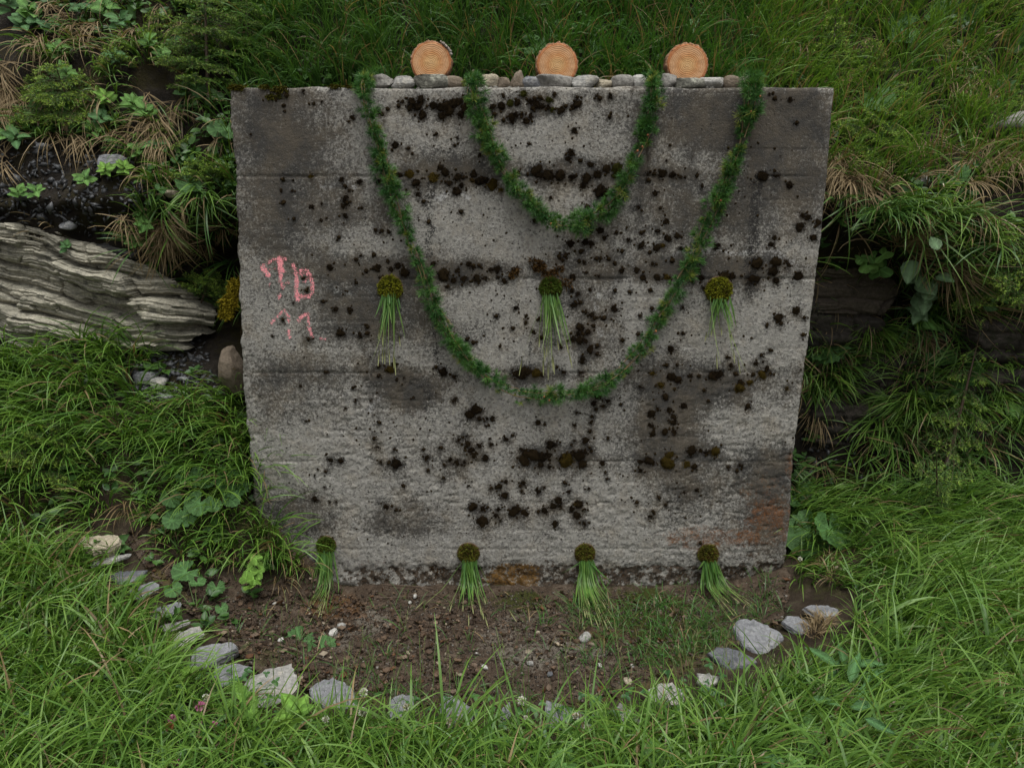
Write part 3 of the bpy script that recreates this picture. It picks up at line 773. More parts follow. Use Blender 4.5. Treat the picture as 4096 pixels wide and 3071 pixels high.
    h = t.math('SUBTRACT', h, t.math('MULTIPLY', holes, 0.6))
    return t.done(t.bsdf(c, 0.9, bump=h, bstr=0.85, bdist=0.008, spec=0.2))


M['concrete'] = concrete()
gi = np.arange(GX * GZ).reshape(GZ, GX)
front = np.stack([gi[:-1, :-1], gi[:-1, 1:], gi[1:, 1:], gi[1:, :-1]], -1).reshape(-1, 4)
bor = np.concatenate([gi[0, :-1], gi[:-1, -1], gi[-1, :0:-1], gi[:0:-1, 0]])
nb = len(bor)
WV = WP.reshape(-1, 3)
rings = [WV]
off = len(WV)
faces = [front]
prev = bor
for k, yb in enumerate((0.05, 0.12, 0.2)):
    r = WV[bor].copy(); r[:, 1] = yb
    jit = 0.006 * fbm(r * 25, 3, 80 + k)
    r[:, 0] += jit; r[:, 2] += jit * 0.6
    rings.append(r)
    cur = off + np.arange(nb); off += nb
    faces.append(np.stack([prev, cur, np.roll(cur, -1), np.roll(prev, -1)], -1))
    prev = cur
bc = np.array([[0.05, 0.2, 1.1]]); rings.append(bc)
faces.append(np.stack([prev, np.full(nb, off), np.full(nb, off), np.roll(prev, -1)], -1))
AV = np.vstack(rings)
AF = np.vstack(faces)
pad = lambda a, fill: np.concatenate([a.ravel(), np.full(len(AV) - a.size, fill)])
triF = AF[AF[:, 1] == AF[:, 2]][:, [0, 1, 3]]
q = AF[AF[:, 1] != AF[:, 2]]
AF3 = np.vstack([q[:, [0, 1, 2]], q[:, [0, 2, 3]], triF])
wall_me = mesh_np('concrete_wall', AV, AF3, M['concrete'], attrs={'grime': pad(grime, .5), 'streak': pad(streak, 0), 'halo': pad(halo, 0), 'rust': pad(rust, 0), 'foot': pad(footm, .2), 'ochre': pad(ochre, 0), 'paint': pad(paint, 0)})
wall = obj('concrete_wall', wall_me, label='weathered grey concrete wall spotted with dark moss and marked in pink spray paint', category='wall')


def wall_y(u, v):
    k = np.argmin(np.hypot(wu - u, wv - v))
    return dep.ravel()[k]


def cushion_mesh(name, seed, mat, spikes=420):
    r = np.random.default_rng(seed)
    bm = bmesh.new(); bmesh.ops.create_icosphere(bm, subdivisions=3, radius=1.0)
    V = np.array([v.co[:] for v in bm.verts]); F = np.array([[v.index for v in f.verts] for f in bm.faces]); bm.free()
    nrmv = nrm(V)
    V = V * (0.95 + 0.5 * fbm(V * 1.6 + seed, 3, seed)[:, None] + 0.28 * fbm(V * 5 + seed, 3, seed + 3)[:, None])
    V[:, 1] *= 0.36
    keep = (V[F].mean(1)[:, 1] < 0.12)
    F = F[keep]
    b = Bag()
    b.add(V, F, (1, 1, 1))
    k = r.integers(0, len(V), spikes)
    k = k[V[k, 1] < 0.1]
    n = len(k)
    d = nrm(nrmv[k] + r.normal(0, 0.35, (n, 3)))
    side = nrm(np.cross(d, r.normal(0, 1, (n, 3))))
    L = r.uniform(0.12, 0.34, n)[:, None]
    tri = np.stack([V[k] - side * 0.045, V[k] + side * 0.045, V[k] + d * L], 1)
    b.add(tri.reshape(-1, 3), np.arange(n * 3).reshape(-1, 3), (1, 1, 1))
    return b.mesh(name, mat)


cush = {'d': [cushion_mesh('moss_cushion', 100 + i, M['moss_dark']) for i in range(6)],
        'y': [cushion_mesh('moss_cushion', 120 + i, M['moss_olive']) for i in range(3)],
        'g': [cushion_mesh('moss_cushion', 140 + i, M['moss_green']) for i in range(3)]}
late = []
for i, (u, v, r, k) in enumerate(kept):
    y = wall_y(u, v)
    p = at(u, v, y)
    sc = r * (p[1] - CAM[1]) / FPX * 1.03
    if i < 296:
        o = obj('moss_cushion', cush[k][i % len(cush[k])], wall, p + np.array([0, 0.002, 0]))
        o.scale = (sc * random.uniform(0.9, 1.2), sc * random.uniform(0.75, 1.1), sc * random.uniform(0.85, 1.15))
        o.rotation_euler = (0, random.uniform(0, 6.28), 0)
    else:
        late.append((p, sc))
fz = Bag()
P_, R_, K_ = [], [], []
for (u, v, r, k) in kept:
    m_ = int(12 + r * r * .22)
    a = rng.uniform(0, 6.28, m_); q = r * np.sqrt(rng.random(m_)) * 1.15
    for uu, vv in zip(u + q * np.cos(a) * 1.15, v + q * np.sin(a)):
        P_.append(at(uu, vv, -.001 if 905 < uu < 3345 else .01)); K_.append(k)
P_ = np.array(P_); K_ = np.array(K_); m_ = len(P_)
t_ = rng.random((m_, 1))
ca = np.where((K_ == 'y')[:, None], (.05, .034, .008), np.where((K_ == 'g')[:, None], (.03, .03, .008), (.014, .010, .007)))
ribbons(fz, P_, np.array([0, -1.0, 0]) + rng.normal(0, .7, (m_, 3)), rng.normal(0, 1, (m_, 3)) + np.array([0, 0, -.4]), rng.uniform(.003, .008, m_), rng.uniform(.002, .0042, m_), rng.uniform(0, .5, m_), rng.uniform(.3, 1.6, m_), 2, ca * (.7 + .6 * t_), ca * (1 + 2.2 * t_))
obj('moss_shoots', fz.mesh('moss_shoots', M['moss_bag']), wall, kind='stuff')
b = Bag()
bm = bmesh.new(); bmesh.ops.create_icosphere(bm, subdivisions=1, radius=1.0)
iv = np.array([v.co[:] for v in bm.verts]); ifc = np.array([[v.index for v in f.verts] for f in bm.faces]); bm.free()
spots = list(late)
for (u, v, r, k) in kept:                                   # small satellites round the bigger cushions
    for _ in range(int(r / 5.5)):
        a, q = rng.uniform(0, 6.28), r * rng.uniform(.9, 2.2)
        uu, vv = u + q * math.cos(a) * 1.3, v + q * math.sin(a) * .8
        if 930 < uu < 3300 and 360 < vv < 2230:
            spots.append((at(uu, vv, wall_y(uu, vv)), rng.uniform(2.5, 7) * 1.1e-3))
for _ in range(900):                                        # the many dots too small to pick apart
    u = rng.uniform(1200, 3250); v = rng.uniform(420, 2180)
    dd = fbm(np.array([[u * .004, v * .004, 0]]), 3, 90)[0] + (0.25 if 1900 < u < 2900 and 900 < v < 1500 else 0)
    if dd > rng.uniform(-0.3, 0.35):
        p = at(u, v, wall_y(u, v)); spots.append((p, rng.uniform(2.5, 6) * 1.1e-3))
for p, sc in spots:
    V = iv * np.array([1, .6, 1]) * (1 + rng.normal(0, 0.2, (len(iv), 1))) * sc + p
    b.add(V, ifc, (0.02, 0.014, 0.009))
obj('moss_specks', b.mesh('moss_specks', M['moss_dark']), wall, kind='stuff')


# looser moss: mats above the middle drain, on the top edge, along the foot and on the left edge
def moss_mat_bag(spots, n, ln, ca, cb, seed, Y0=0.0):
    r = np.random.default_rng(seed)
    b = Bag()
    P, S, D = [], [], []
    for (u, v, ru, rv, dens) in spots:
        m = int(n * dens)
        a = r.uniform(0, 2 * math.pi, m); q = np.sqrt(r.random(m))
        uu = u + ru * q * np.cos(a); vv = v + rv * q * np.sin(a)
        keep = fbm(np.stack([uu * .02, vv * .02, np.zeros(m)], -1), 2, seed) > -0.22
        for x, y in zip(uu[keep], vv[keep]):
            P.append(at(x, y, Y0))
    P = np.array(P); m = len(P)
    up = np.array([0, -1.0, 0.1]) + r.normal(0, 0.5, (m, 3))
    side = r.normal(0, 1, (m, 3)) + np.array([0, 0, -0.4])
    t_ = r.random((m, 1))
    ribbons(b, P, up, side, r.uniform(ln * .5, ln * 1.3, m), r.uniform(.003, .006, m), r.uniform(0, .5, m), r.uniform(.3, 1.6, m), 3, np.array(ca) * (0.5 + t_), np.array(cb) * (0.6 + 0.8 * t_))
    return b


b = moss_mat_bag([(2130, 1085, 75, 30, 1), (2065, 1090, 30, 22, .4), (2210, 1070, 45, 30, .6), (2130, 1050, 50, 18, .3), (2250, 1130, 40, 20, .2)], 520, .022, (.03, .018, .008), (.10, .055, .018), 5, 0.0)
obj('moss_mat', b.mesh('moss_mat', M['moss_bag']), wall, label='rust brown feathery moss mat above the middle drain', kind='stuff')
b = moss_mat_bag([(2040, 2310, 75, 55, 1), (1560, 2300, 180, 26, .9), (2160, 2255, 60, 45, .7), (2560, 2290, 200, 18, .5), (2380, 2320, 60, 40, .6), (1800, 2260, 120, 18, .4), (2930, 2270, 90, 20, .3), (1720, 2290, 90, 24, .4), (2190, 2200, 50, 25, .4)], 420, .014, (.025, .016, .009), (.095, .05, .018), 6, 0.02)
obj('moss_mat', b.mesh('moss_mat', M['moss_bag']), wall, label='brown moss fringe along the foot of the wall', kind='stuff')
b = moss_mat_bag([(945, 352, 30, 9, .7), (990, 355, 40, 14, 1), (1060, 350, 24, 8, .4), (1120, 358, 42, 12, .8), (1340, 349, 26, 8, .4), (1395, 347, 18, 5, .2), (1085, 388, 22, 9, .3)], 420, .012, (.03, .03, .006), (.095, .085, .012), 7, 0.002)
obj('moss_mat', b.mesh('moss_mat', M['moss_bag']), wall, label='olive green moss on the wall top near its left corner', kind='stuff')
b = moss_mat_bag([(935, 1160, 22, 45, .9), (918, 1215, 34, 36, 1), (905, 1255, 26, 20, .6), (960, 1140, 9, 30, .3)], 650, .022, (.06, .045, .006), (.24, .19, .015), 8, 0.05)
obj('moss_mat', b.mesh('moss_mat', M['moss_bag']), wall, label='bright yellow moss on the left edge of the wall', kind='stuff')
# ------------------------------------------------------------------ stones
def ico(sub):
    bm = bmesh.new(); bmesh.ops.create_icosphere(bm, subdivisions=sub, radius=1.0)
    V = np.array([v.co[:] for v in bm.verts]); F = np.array([[v.index for v in f.verts] for f in bm.faces]); bm.free()
    return V, F


ICO3 = ico(3); ICO4 = ico(4)


def rock_me(name, dims, seed, mat, cuts=10, depth=(0.6, 0.95), ns=0.12, lay=0.0, base=ICO3, box=1.0):
    """a stone: a sphere cut by random planes, with noise; dims are half sizes"""
    r = np.random.default_rng(seed)
    V, F = base
    V = V.copy()
    if box != 1.0:
        V = np.sign(V) * np.abs(V) ** box
        V = V / np.abs(V).max()
    V *= (1 + ns * 1.5 * fbm(V * 1.3 + seed * 3.1, 3, seed)[:, None])
    for _ in range(cuts):
        n = nrm(r.normal(0, 1, 3)); d = r.uniform(*depth)
        ex = np.maximum(V @ n - d, 0)
        V -= ex[:, None] * n
    V *= (1 + ns * 0.5 * fbm(V * 5 + seed, 3, seed + 2)[:, None])
    V *= np.asarray(dims)
    if lay:
        l = fbm(np.stack([V[:, 0] * 4, V[:, 1] * 4, V[:, 2] * 42], -1) + seed, 3, seed + 5)
        V[:, 1] += lay * l
        V[:, 0] += lay * 0.6 * np.sign(V[:, 0]) * l
    return mesh_np(name, V, F, mat, smooth=(cuts == 0))


# the row on top of the wall: (crop origin, x0, x1, y top, y bottom, material, cuts, label)
TOPS = [
 (1300, 100, 412, 602, 448, 546, 'greystone', 12, 'angular grey stone beside the left garland end on the wall top'),
 (1300, 100, 588, 802, 465, 547, 'slate_pale', 11, 'flat pale angular stone just left of the first log slice'),
 (1300, 100, 798, 1078, 448, 546, 'lichenstone', 8, 'long layered grey stone in front of the left log slice'),
 (1300, 100, 1034, 1218, 462, 546, 'brownstone', 0, 'smooth brown oval stone left of the inner garland on the wall top'),
 (1300, 100, 1364, 1528, 460, 546, 'beige', 4, 'rounded tan stone with a dark patch right of the inner garland'),
 (1300, 100, 1526, 1645, 472, 543, 'brownstone', 6, 'small rough brown stone beside the peaked brown one'),
 (1300, 100, 1636, 1758, 415, 543, 'brownstone', 7, 'peaked brown stone standing highest in the row on the wall'),
 (1300, 100, 1748, 1898, 462, 543, 'slate', 13, 'angular dark grey stone left of the middle log slice'),
 (1300, 100, 1890, 2175, 445, 552, 'greystone', 8, 'large layered grey stone in front of the middle log slice'),
 (2200, 100, 182, 415, 465, 549, 'slate_pale', 12, 'pale layered stone just right of the middle log slice'),
 (2200, 100, 410, 548, 485, 549, 'beige', 9, 'small low stone with a pale flat top between layered and round ones'),
 (2200, 100, 542, 738, 452, 549, 'greystone', 0, 'smooth brown grey cobble on the wall top'),
 (2200, 100, 732, 892, 457, 549, 'limestone', 5, 'whitish cobble left of the right end of the inner garland'),
 (2200, 100, 982, 1114, 442, 556, 'greystone', 6, 'grey stone with a pale peak left of the last log slice'),
 (2200, 100, 1100, 1345, 472, 562, 'lichenstone', 5, 'low mottled lichen covered stone in front of the right log slice'),
 (2200, 100, 1328, 1542, 479, 560, 'limestone', 11, 'pale flat block right of the last log slice'),
 (2200, 100, 1536, 1672, 454, 558, 'brownstone', 0, 'half dark rounded cobble next to the white stone at the row end'),
 (2200, 100, 1664, 1786, 458, 558, 'ruststone', 0, 'white cobble with a rust patch at the right end of the row'),
]
TSC = 2.211
for i, (cu, cv, x0, x1, y0, y1, mt, cuts, lab) in enumerate(TOPS):
    u0, u1, v0, v1 = cu + x0 / TSC, cu + x1 / TSC, cv + y0 / TSC, cv + y1 / TSC
    yc = 0.062
    a, c = at(u0, (v0 + v1) / 2, yc), at(u1, (v0 + v1) / 2, yc)
    h = (at(u0, v0, yc)[2] - ZT) + 0.004
    wd = (c[0] - a[0]) / 2
    me = rock_me('stone', (wd * 1.12, min(wd * 0.75, 0.055), h / 2 * 1.06), 300 + i, M[mt], cuts, (0.72, 1.0), 0.20 if cuts else 0.08, 0.006 if cuts > 7 else 0.0, ICO3, 0.5 if cuts else 0.8)
    z = np.array([v.co.z for v in me.vertices])
    o = obj('wall_stone', me, None, ((a[0] + c[0]) / 2, yc, ZT - z.min() - 0.004), lab, 'stone', 'stones laid along the wall top')
    if i == 6:
        for v in me.vertices:
            f_ = (v.co.z - z.min()) / (z.max() - z.min()); v.co.x *= 1.25 - 0.75 * f_; v.co.x += 0.012 * f_
# small chips under and between them
b = Bag()
for k in range(46):
    x = rng.uniform(at(1490, 340)[0], at(3000, 340)[0])
    V = ICO3[0][:42] if False else iv * np.array([1, .8, .6]) * rng.uniform(.006, .014) * (1 + rng.normal(0, .2, (len(iv), 1))) + np.array([x, rng.uniform(.02, .1), ZT + .004])
    b.add(V, ifc, np.array([.26, .25, .22]) * rng.uniform(.5, 1.2))
obj('stone_chips', b.mesh('stone_chips', M['leafbag'], smooth=False), kind='stuff', label='small stone chips scattered between the stones on the wall top')

# the arc of slates on the ground
SL = [
 ('beige', .055, [(315, 2163), (332, 2147), (458, 2135), (484, 2150), (478, 2170), (425, 2197), (371, 2207), (325, 2193)], 'thick beige block at the upper left end of the slate arc'),
 ('slate_pale', .014, [(358, 2250), (380, 2236), (464, 2220), (521, 2213), (515, 2223), (425, 2256), (372, 2270)], 'thin pale slate just below the beige block'),
 ('slate_dark', .016, [(428, 2296), (478, 2283), (591, 2279), (571, 2303), (531, 2329), (491, 2339), (458, 2323)], 'dark slate third from the left end of the arc'),
 ('slate', .020, [(508, 2376), (524, 2349), (617, 2323), (644, 2346), (597, 2379), (554, 2406), (524, 2389)], 'blue grey slate with a pale broken lower edge beside dry straw'),
 ('slate', .014, [(587, 2452), (624, 2432), (720, 2402), (713, 2426), (683, 2455), (624, 2470)], 'pointed grey slate fifth along the left side of the arc'),
 ('slate_pale', .013, [(637, 2505), (690, 2485), (756, 2475), (760, 2489), (703, 2512), (657, 2525)], 'narrow pale slate between two wider ones on the left'),
 ('slate_pale', .018, [(687, 2555), (710, 2525), (800, 2502), (816, 2538), (763, 2565), (690, 2595)], 'pale grey slate right above the big dark slab on the left'),
 ('slate', .045, [(760, 2625), (783, 2588), (863, 2568), (939, 2565), (949, 2591), (876, 2635), (829, 2674), (763, 2681)], 'thick blue grey slab on the left of the arc'),
 ('slate', .020, [(843, 2691), (863, 2664), (942, 2651), (1002, 2668), (969, 2701), (889, 2741)], 'blunt grey slate beside the large cream slab'),
 ('slate_pale', .030, [(960, 2760), (1010, 2705), (1080, 2675), (1160, 2658), (1192, 2740), (1150, 2785), (1060, 2830), (1000, 2835)], 'large cream and grey slab at the lower left of the arc'),
 ('slate', .025, [(1236, 2754), (1279, 2721), (1332, 2708), (1378, 2727), (1425, 2767), (1431, 2820), (1385, 2835), (1292, 2828), (1246, 2800)], 'broad rounded grey slate half hidden by grass at the front left'),
 ('slate', .025, [(1551, 2840), (1564, 2794), (1610, 2771), (1657, 2784), (1664, 2827), (1617, 2867), (1564, 2873)], 'small upright grey slate between the two rounded front slates'),
 ('slate', .030, [(1756, 2814), (1770, 2777), (1810, 2777), (1863, 2807), (1899, 2840), (1883, 2880), (1829, 2907), (1763, 2887)], 'rounded grey slate at the front middle of the arc'),
 ('slate', .020, [(1989, 2860), (2009, 2827), (2038, 2807), (2048, 2840), (2028, 2880), (1995, 2887)], 'small pointed slate nearly hidden in the front grass'),
 ('slate', .022, [(2172, 2827), (2186, 2800), (2232, 2810), (2265, 2827), (2332, 2847), (2352, 2887), (2318, 2926), (2199, 2920)], 'long grey slate sunk in clover at the front'),
 ('slate_pale', .022, [(2438, 2840), (2478, 2804), (2524, 2834), (2564, 2873), (2571, 2900), (2531, 2926), (2478, 2893)], 'pale triangular slate tilted up in the front grass'),
 ('slate_pale', .022, [(2584, 2787), (2591, 2754), (2637, 2727), (2690, 2724), (2730, 2754), (2770, 2794), (2717, 2827), (2637, 2827), (2597, 2814)], 'smooth pale grey slate at the lower right of the arc'),
 ('slate_pale', .016, [(2786, 2727), (2790, 2691), (2836, 2691), (2883, 2708), (2869, 2734), (2823, 2764)], 'small pale slate between the smooth one and the dark oval one'),
 ('slate_dark', .025, [(2823, 2608), (2863, 2585), (2942, 2591), (3015, 2628), (3028, 2648), (2982, 2668), (2922, 2684), (2882, 2655)], 'dark oval slate below the largest slab on the right'),
 ('slate', .050, [(2932, 2498), (2960, 2472), (3015, 2472), (3070, 2495), (3125, 2525), (3140, 2550), (3075, 2610), (3035, 2630), (2985, 2590), (2950, 2545)], 'largest blue grey slab on the right of the arc'),
 ('slate', .025, [(3122, 2485), (3142, 2459), (3195, 2462), (3242, 2492), (3248, 2515), (3208, 2535), (3162, 2518)], 'blunt grey slate next to the dry grass on the right'),
 ('slate', .020, [(3215, 2429), (3235, 2419), (3315, 2419), (3358, 2436), (3348, 2462), (3295, 2472), (3248, 2452)], 'last grey slate at the upper right end of the arc'),
]


def slab(name, poly, th, mat, seed):
    """a slab from an outline in 3-D: rough perimeter, layered edge, uneven top"""
    r = np.random.default_rng(seed)
    cu = np.mean([p[0] for p in poly]); cv = np.mean([p[1] for p in poly])
    P, N = hit(cu, max(p[1] for p in poly) - 4)
    P2, _ = hit(cu, min(p[1] for p in poly) + 4)
    N = nrm(np.array([0, -0.42, 1.0]) + 0.25 * N)
    pl = (P + P2) * 0.5 + N * (0.022 + th * 0.6)
    pts = []
    for u, v in poly:
        d = ray(u, v); t_ = ((pl - CAM) @ N) / (d @ N)
        pts.append(CAM + d * t_)
    pts = np.array(pts)
    per = []
    for k in range(len(pts)):
        a, b_ = pts[k], pts[(k + 1) % len(pts)]
        m = max(2, int(np.linalg.norm(b_ - a) / 0.014))
        for j in range(m):
            per.append(a + (b_ - a) * j / m)
    per = np.array(per); n = len(per); c = per.mean(0)
    per = per + nrm(per - c) * r.normal(0, 0.0028, (n, 1))
    rings, V = [], []
    lay = max(3, int(th / 0.006))
    off_ = 0
    for k in range(lay + 1):                                # edge, from below to the top
        f_ = k / lay
        ins = r.normal(0, 0.0025) + 0.004 * (1 - f_) + (0.004 if k == lay else 0)
        q = per - nrm(per - c) * (ins + r.normal(0, 0.0012, (n, 1))) + N * (-th * (1 - f_))
        V.append(q)
    for s_ in (0.86, 0.62, 0.32):
        q = c + (per - c) * s_
        q = q + N * (0.0055 * fbm(q * 16 + seed, 3, seed)[:, None] + 0.003)
        V.append(q)
    m = len(V)
    V = np.vstack(V + [c[None] + N * 0.004])
    i = np.arange(m - 1)[:, None]; j = np.arange(n)[None]
    F = np.stack([i * n + j, i * n + (j + 1) % n, (i + 1) * n + (j + 1) % n, (i + 1) * n + j], -1).reshape(-1, 4)
    cap = np.stack([(m - 1) * n + np.arange(n), (m - 1) * n + (np.arange(n) + 1) % n, np.full(n, m * n)], -1)
    b = Bag(); b.add(V, F, (1, 1, 1)); b.F.append(np.column_stack([cap, cap[:, 2]]))
    return b.mesh(name, mat, c - N * th, smooth=False), c - N * th


for i, (mt, th, poly, lab) in enumerate(SL):
    me, c = slab('slate', poly, th, M[mt], 400 + i)
    me.polygons.foreach_set('use_smooth', np.zeros(len(me.polygons), bool))
    obj('slate', me, None, c, lab, 'stone', 'slates laid in an arc on the ground')

# ------------------------------------------------------------------ rocks of the bank
M['brownrock'] = rock_mat('brown_rock', (0.05, 0.04, 0.03), (0.11, 0.09, 0.07), (0.03, 0.025, 0.018), (1, 1, 3), 6, 0.6)  # deep brown tones varied by noise
outcrop = thing('rock_outcrop', at(300, 1200, .35), 'pale layered rock face in the bank left of the wall', 'rock')
def strata_face(name, parent, poly, y0, dip, th, mat, seed, amp=1.0, bow=None, nx=300, nz=210):
    """a fractured, layered rock face: a sheet with ledges, cracks and broken blocks"""
    us = [p[0] for p in poly]; vs = [p[1] for p in poly]
    a = at(min(us), max(vs), y0); c = at(max(us), min(vs), y0)
    xs_ = np.linspace(a[0], c[0], nx); zs_ = np.linspace(a[2], c[2], nz)
    XX, ZZ = np.meshgrid(xs_, zs_, indexing='ij')
    Q = np.stack([XX, 0 * XX, ZZ], -1)
    warp = 0.05 * fbm(Q * 2.6 + seed, 3, seed) + 0.010 * fbm(Q * 14, 2, seed + 1)
    s_ = ZZ + dip * (XX - a[0]) + 0.10 * dip * (XX - a[0]) ** 2 * 0 + warp
    Y_ = np.full(XX.shape, float(y0))
    for lev, (tk, am, cr, blk) in enumerate(((th, .075, .055, .42), (th * .36, .026, .020, .22), (th * .13, .007, .006, .10))):
        q = s_ / tk + seed
        i_ = np.floor(q); f_ = q - i_
        jit = _hash(i_.astype(np.int64), np.full(i_.shape, lev, np.int64), np.zeros(i_.shape, np.int64), seed)
        bx_ = XX / blk + jit * 9 + .35 * fbm(Q * 5 + lev, 2, seed + 7)
        b_ = np.floor(bx_); fb = bx_ - b_
        h_ = _hash(i_.astype(np.int64), b_.astype(np.int64), np.full(i_.shape, lev + 3, np.int64), seed + 5)
        Y_ += amp * am * (h_ - .5) * 1.6
        e = np.minimum(f_, 1 - f_) * tk
        Y_ += amp * cr * np.exp(-(e / (.10 * tk + .0015)) ** 2) * (.25 + .75 * sstep(-.25, .25, fbm(Q * 4 + 11 * lev, 2, seed + 11)))
        eb = np.minimum(fb, 1 - fb) * blk
        Y_ += amp * cr * .7 * np.exp(-(eb / .006) ** 2) * (h_ > .35)
        Y_ -= amp * am * .35 * f_                            # each bed leans out to its top edge
    Y_ += amp * .05 * fbm(Q * 3.5 + 5, 4, seed + 20)
    if bow is not None:
        Y_ += bow(*project(np.stack([XX, Y_, ZZ], -1)))
    V = np.stack([XX, Y_, ZZ], -1)
    gi_ = np.arange(V.shape[0] * V.shape[1]).reshape(V.shape[:2])
    F = np.stack([gi_[:-1, :-1], gi_[1:, :-1], gi_[1:, 1:], gi_[:-1, 1:]], -1)
    u, v = project(V)
    nz_ = fbm(V * 7, 3, seed + 30)
    k_ = inpoly(u + 40 * nz_, v + 30 * nz_, poly)[:-1, :-1]
    F = F[k_].reshape(-1, 4)
    ui, inv = np.unique(F, return_inverse=True)
    o0 = np.array(parent.location)
    return obj(name, mesh_np(name, V.reshape(-1, 3)[ui] - o0, inv.reshape(F.shape), mat, smooth=False), parent)


strata_face('rock_face', outcrop, [(-500, 900), (60, 890), (330, 960), (560, 1050), (740, 1150), (860, 1250), (860, 1330), (620, 1390), (-500, 1390)], .36, .26, .105, M['strata'], 31, 1.0, lambda u, v: .30 * sstep(620, 900, u) - .03)
strata_face('dark_rock_face', outcrop, [(-500, 800), (100, 830), (480, 850), (760, 1000), (960, 1120), (970, 1420), (600, 1420), (-500, 1200)], .46, .26, .12, M['strata_dark'], 33, .8, lambda u, v: .30 * sstep(620, 960, u))
ledge = thing('rock_ledge', at(3450, 1200, .5), 'dark rock ledge under the overhanging bank right of the wall', 'rock')
strata_face('rock_face', ledge, [(3130, 930), (3420, 900), (3660, 960), (4600, 800), (4600, 1950), (3900, 2060), (3500, 2160), (3130, 2160)], .50, .05, .26, M['darkrock'], 41, 1.25, lambda u, v: -.20 * sstep(3500, 3900, u) + .06 * sstep(1500, 1900, v) * sstep(3700, 3300, u))
strata_face('brown_rock_face', ledge, [(3180, 1090), (3400, 1070), (3560, 1110), (3590, 1180), (3540, 1270), (3300, 1250), (3180, 1260)], .40, .03, .2, M['brownrock'], 43, .5, None, 120, 70)
BIG = [  # single boulders: u, v, half sizes in pixels, y, material, cuts, name, label
 (940, 1485, 58, 105, .19, 'brownstone', 6, 'boulder', 'brown boulder wedged against the left edge of the wall'),
 (4050, 500, 80, 50, .42, 'greystone', 8, 'boulder', 'white boulder on the bank at the upper right under a spruce sapling'),
 (455, 655, 52, 36, .42, 'slate', 9, 'rock', 'grey flat rock lying among leaves on the bank left of the wall'),
 (178, 585, 26, 16, .40, 'slate', 8, 'rock', 'small grey rock below the hanging straw at far left'),
 (270, 905, 30, 20, .34, 'slate', 8, 'rock', 'small grey rock on dark earth just above the pale rock face'),
 (90, 785, 36, 16, .34, 'slate_dark', 8, 'rock', 'dark flat rock low on the bank at far left'),
 (690, 775, 30, 18, .42, 'beige', 7, 'rock', 'small cream rock beside a big round leaf left of the wall'),
 (3685, 725, 34, 24, .18, 'limestone', 8, 'rock', 'pale broken rock in the grass right of the wall'),
 (3540, 455, 22, 18, .55, 'limestone', 8, 'rock', 'small white rock under the low spruce right of the wall corner'),
 (3740, 250, 18, 9, .85, 'limestone', 8, 'rock', 'tiny white rock high in the grass at upper right'),
 (3975, 395, 26, 14, .55, 'limestone', 8, 'rock', 'white rock in moss just above the white boulder'),
 (2060, 212, 10, 26, .62, 'beige', 4, 'rock', 'upright beige stone in the grass behind the wall'),
 (580, 1510, 50, 26, .10, 'slate', 8, 'rock', 'pale grey flat rock on the earth below the rock face'),
 (640, 1530, 40, 24, .08, 'slate_pale', 8, 'rock', 'light flat rock beside the grey one below the rock face'),
 (555, 1465, 30, 14, .14, 'slate', 8, 'rock', 'small flat rock nearest the rock face on the earth'),
 (660, 1590, 30, 18, .03, 'slate', 8, 'rock', 'small grey rock lowest on the earth patch at left'),
 (735, 1515, 22, 12, .09, 'slate', 8, 'rock', 'small grey rock at the right of the earth patch'),
 (640, 1380, 130, 30, .20, 'strata', 9, 'rock', 'long grey slab at the foot of the layered rock face'),
]
for k, (u, v, ru, rv, yy, mt, cuts, nm, lab) in enumerate(BIG):
    P, N = hit(u, v)
    yy = P[1] - 0.01 if nm == 'rock' else yy
    p = at(u, v, yy); s_ = (yy - CAM[1]) / FPX
    me = rock_me(nm, (ru * s_, min(ru * s_, .09), rv * s_), 640 + k, M[mt], cuts, (.6, .95), .12, .006 if cuts > 5 else 0.0, ICO4 if nm == 'boulder' else ICO3, 0.7)
    obj(nm, me, None, p, lab, 'rock')

# ------------------------------------------------------------------ log slices
t = NT('sawn_larch')
sp = t.n('ShaderNodeSeparateXYZ'); t.l(t.coord(), sp.inputs[0])
ox = t.math('MULTIPLY', t.math('SUBTRACT', t.noise(14, 3), 0.5), 0.02)
rx = t.math('ADD', sp.outputs[0], ox)
rz = t.math('ADD', sp.outputs[2], t.math('MULTIPLY', t.math('SUBTRACT', t.noise(11, 3, vec=t.mapped((1, 1, 1), (1, 2, 0))), 0.5), 0.02))
rr = t.math('SQRT', t.math('ADD', t.math('MULTIPLY', rx, rx), t.math('MULTIPLY', rz, rz)))
wv_ = t.math('SINE', t.math('MULTIPLY', rr, 900.0))
wv2 = t.math('ADD', t.math('MULTIPLY', wv_, 0.5), 0.5)
fine = t.noise(120, 5, 0.7)
base = t.ramp(rr, [(0.0, (0.50, 0.33, 0.15)), (0.022, (0.50, 0.31, 0.13)), (0.04, (0.45, 0.21, 0.075)), (0.062, (0.48, 0.285, 0.15)), (0.074, (0.46, 0.26, 0.13)), (0.079, (0.32, 0.10, 0.03))])
c = t.mix(t.math('MULTIPLY', wv2, t.math('ADD', 0.25, t.math('MULTIPLY', t.noise(30, 2), 0.6))), base, (0.30, 0.11, 0.03))
c = t.mix(t.math('MULTIPLY', t.ramp(fine, [(0.5, 0.0), (0.75, 1.0)]), 0.3), c, (0.78, 0.55, 0.30))
sm = t.noise(16, 4)
oi = t.n('ShaderNodeObjectInfo')
an_ = t.math('ADD', t.math('ARCTAN2', sp.outputs[0], sp.outputs[2]), t.math('MULTIPLY', oi.outputs['Random'], 5.0))
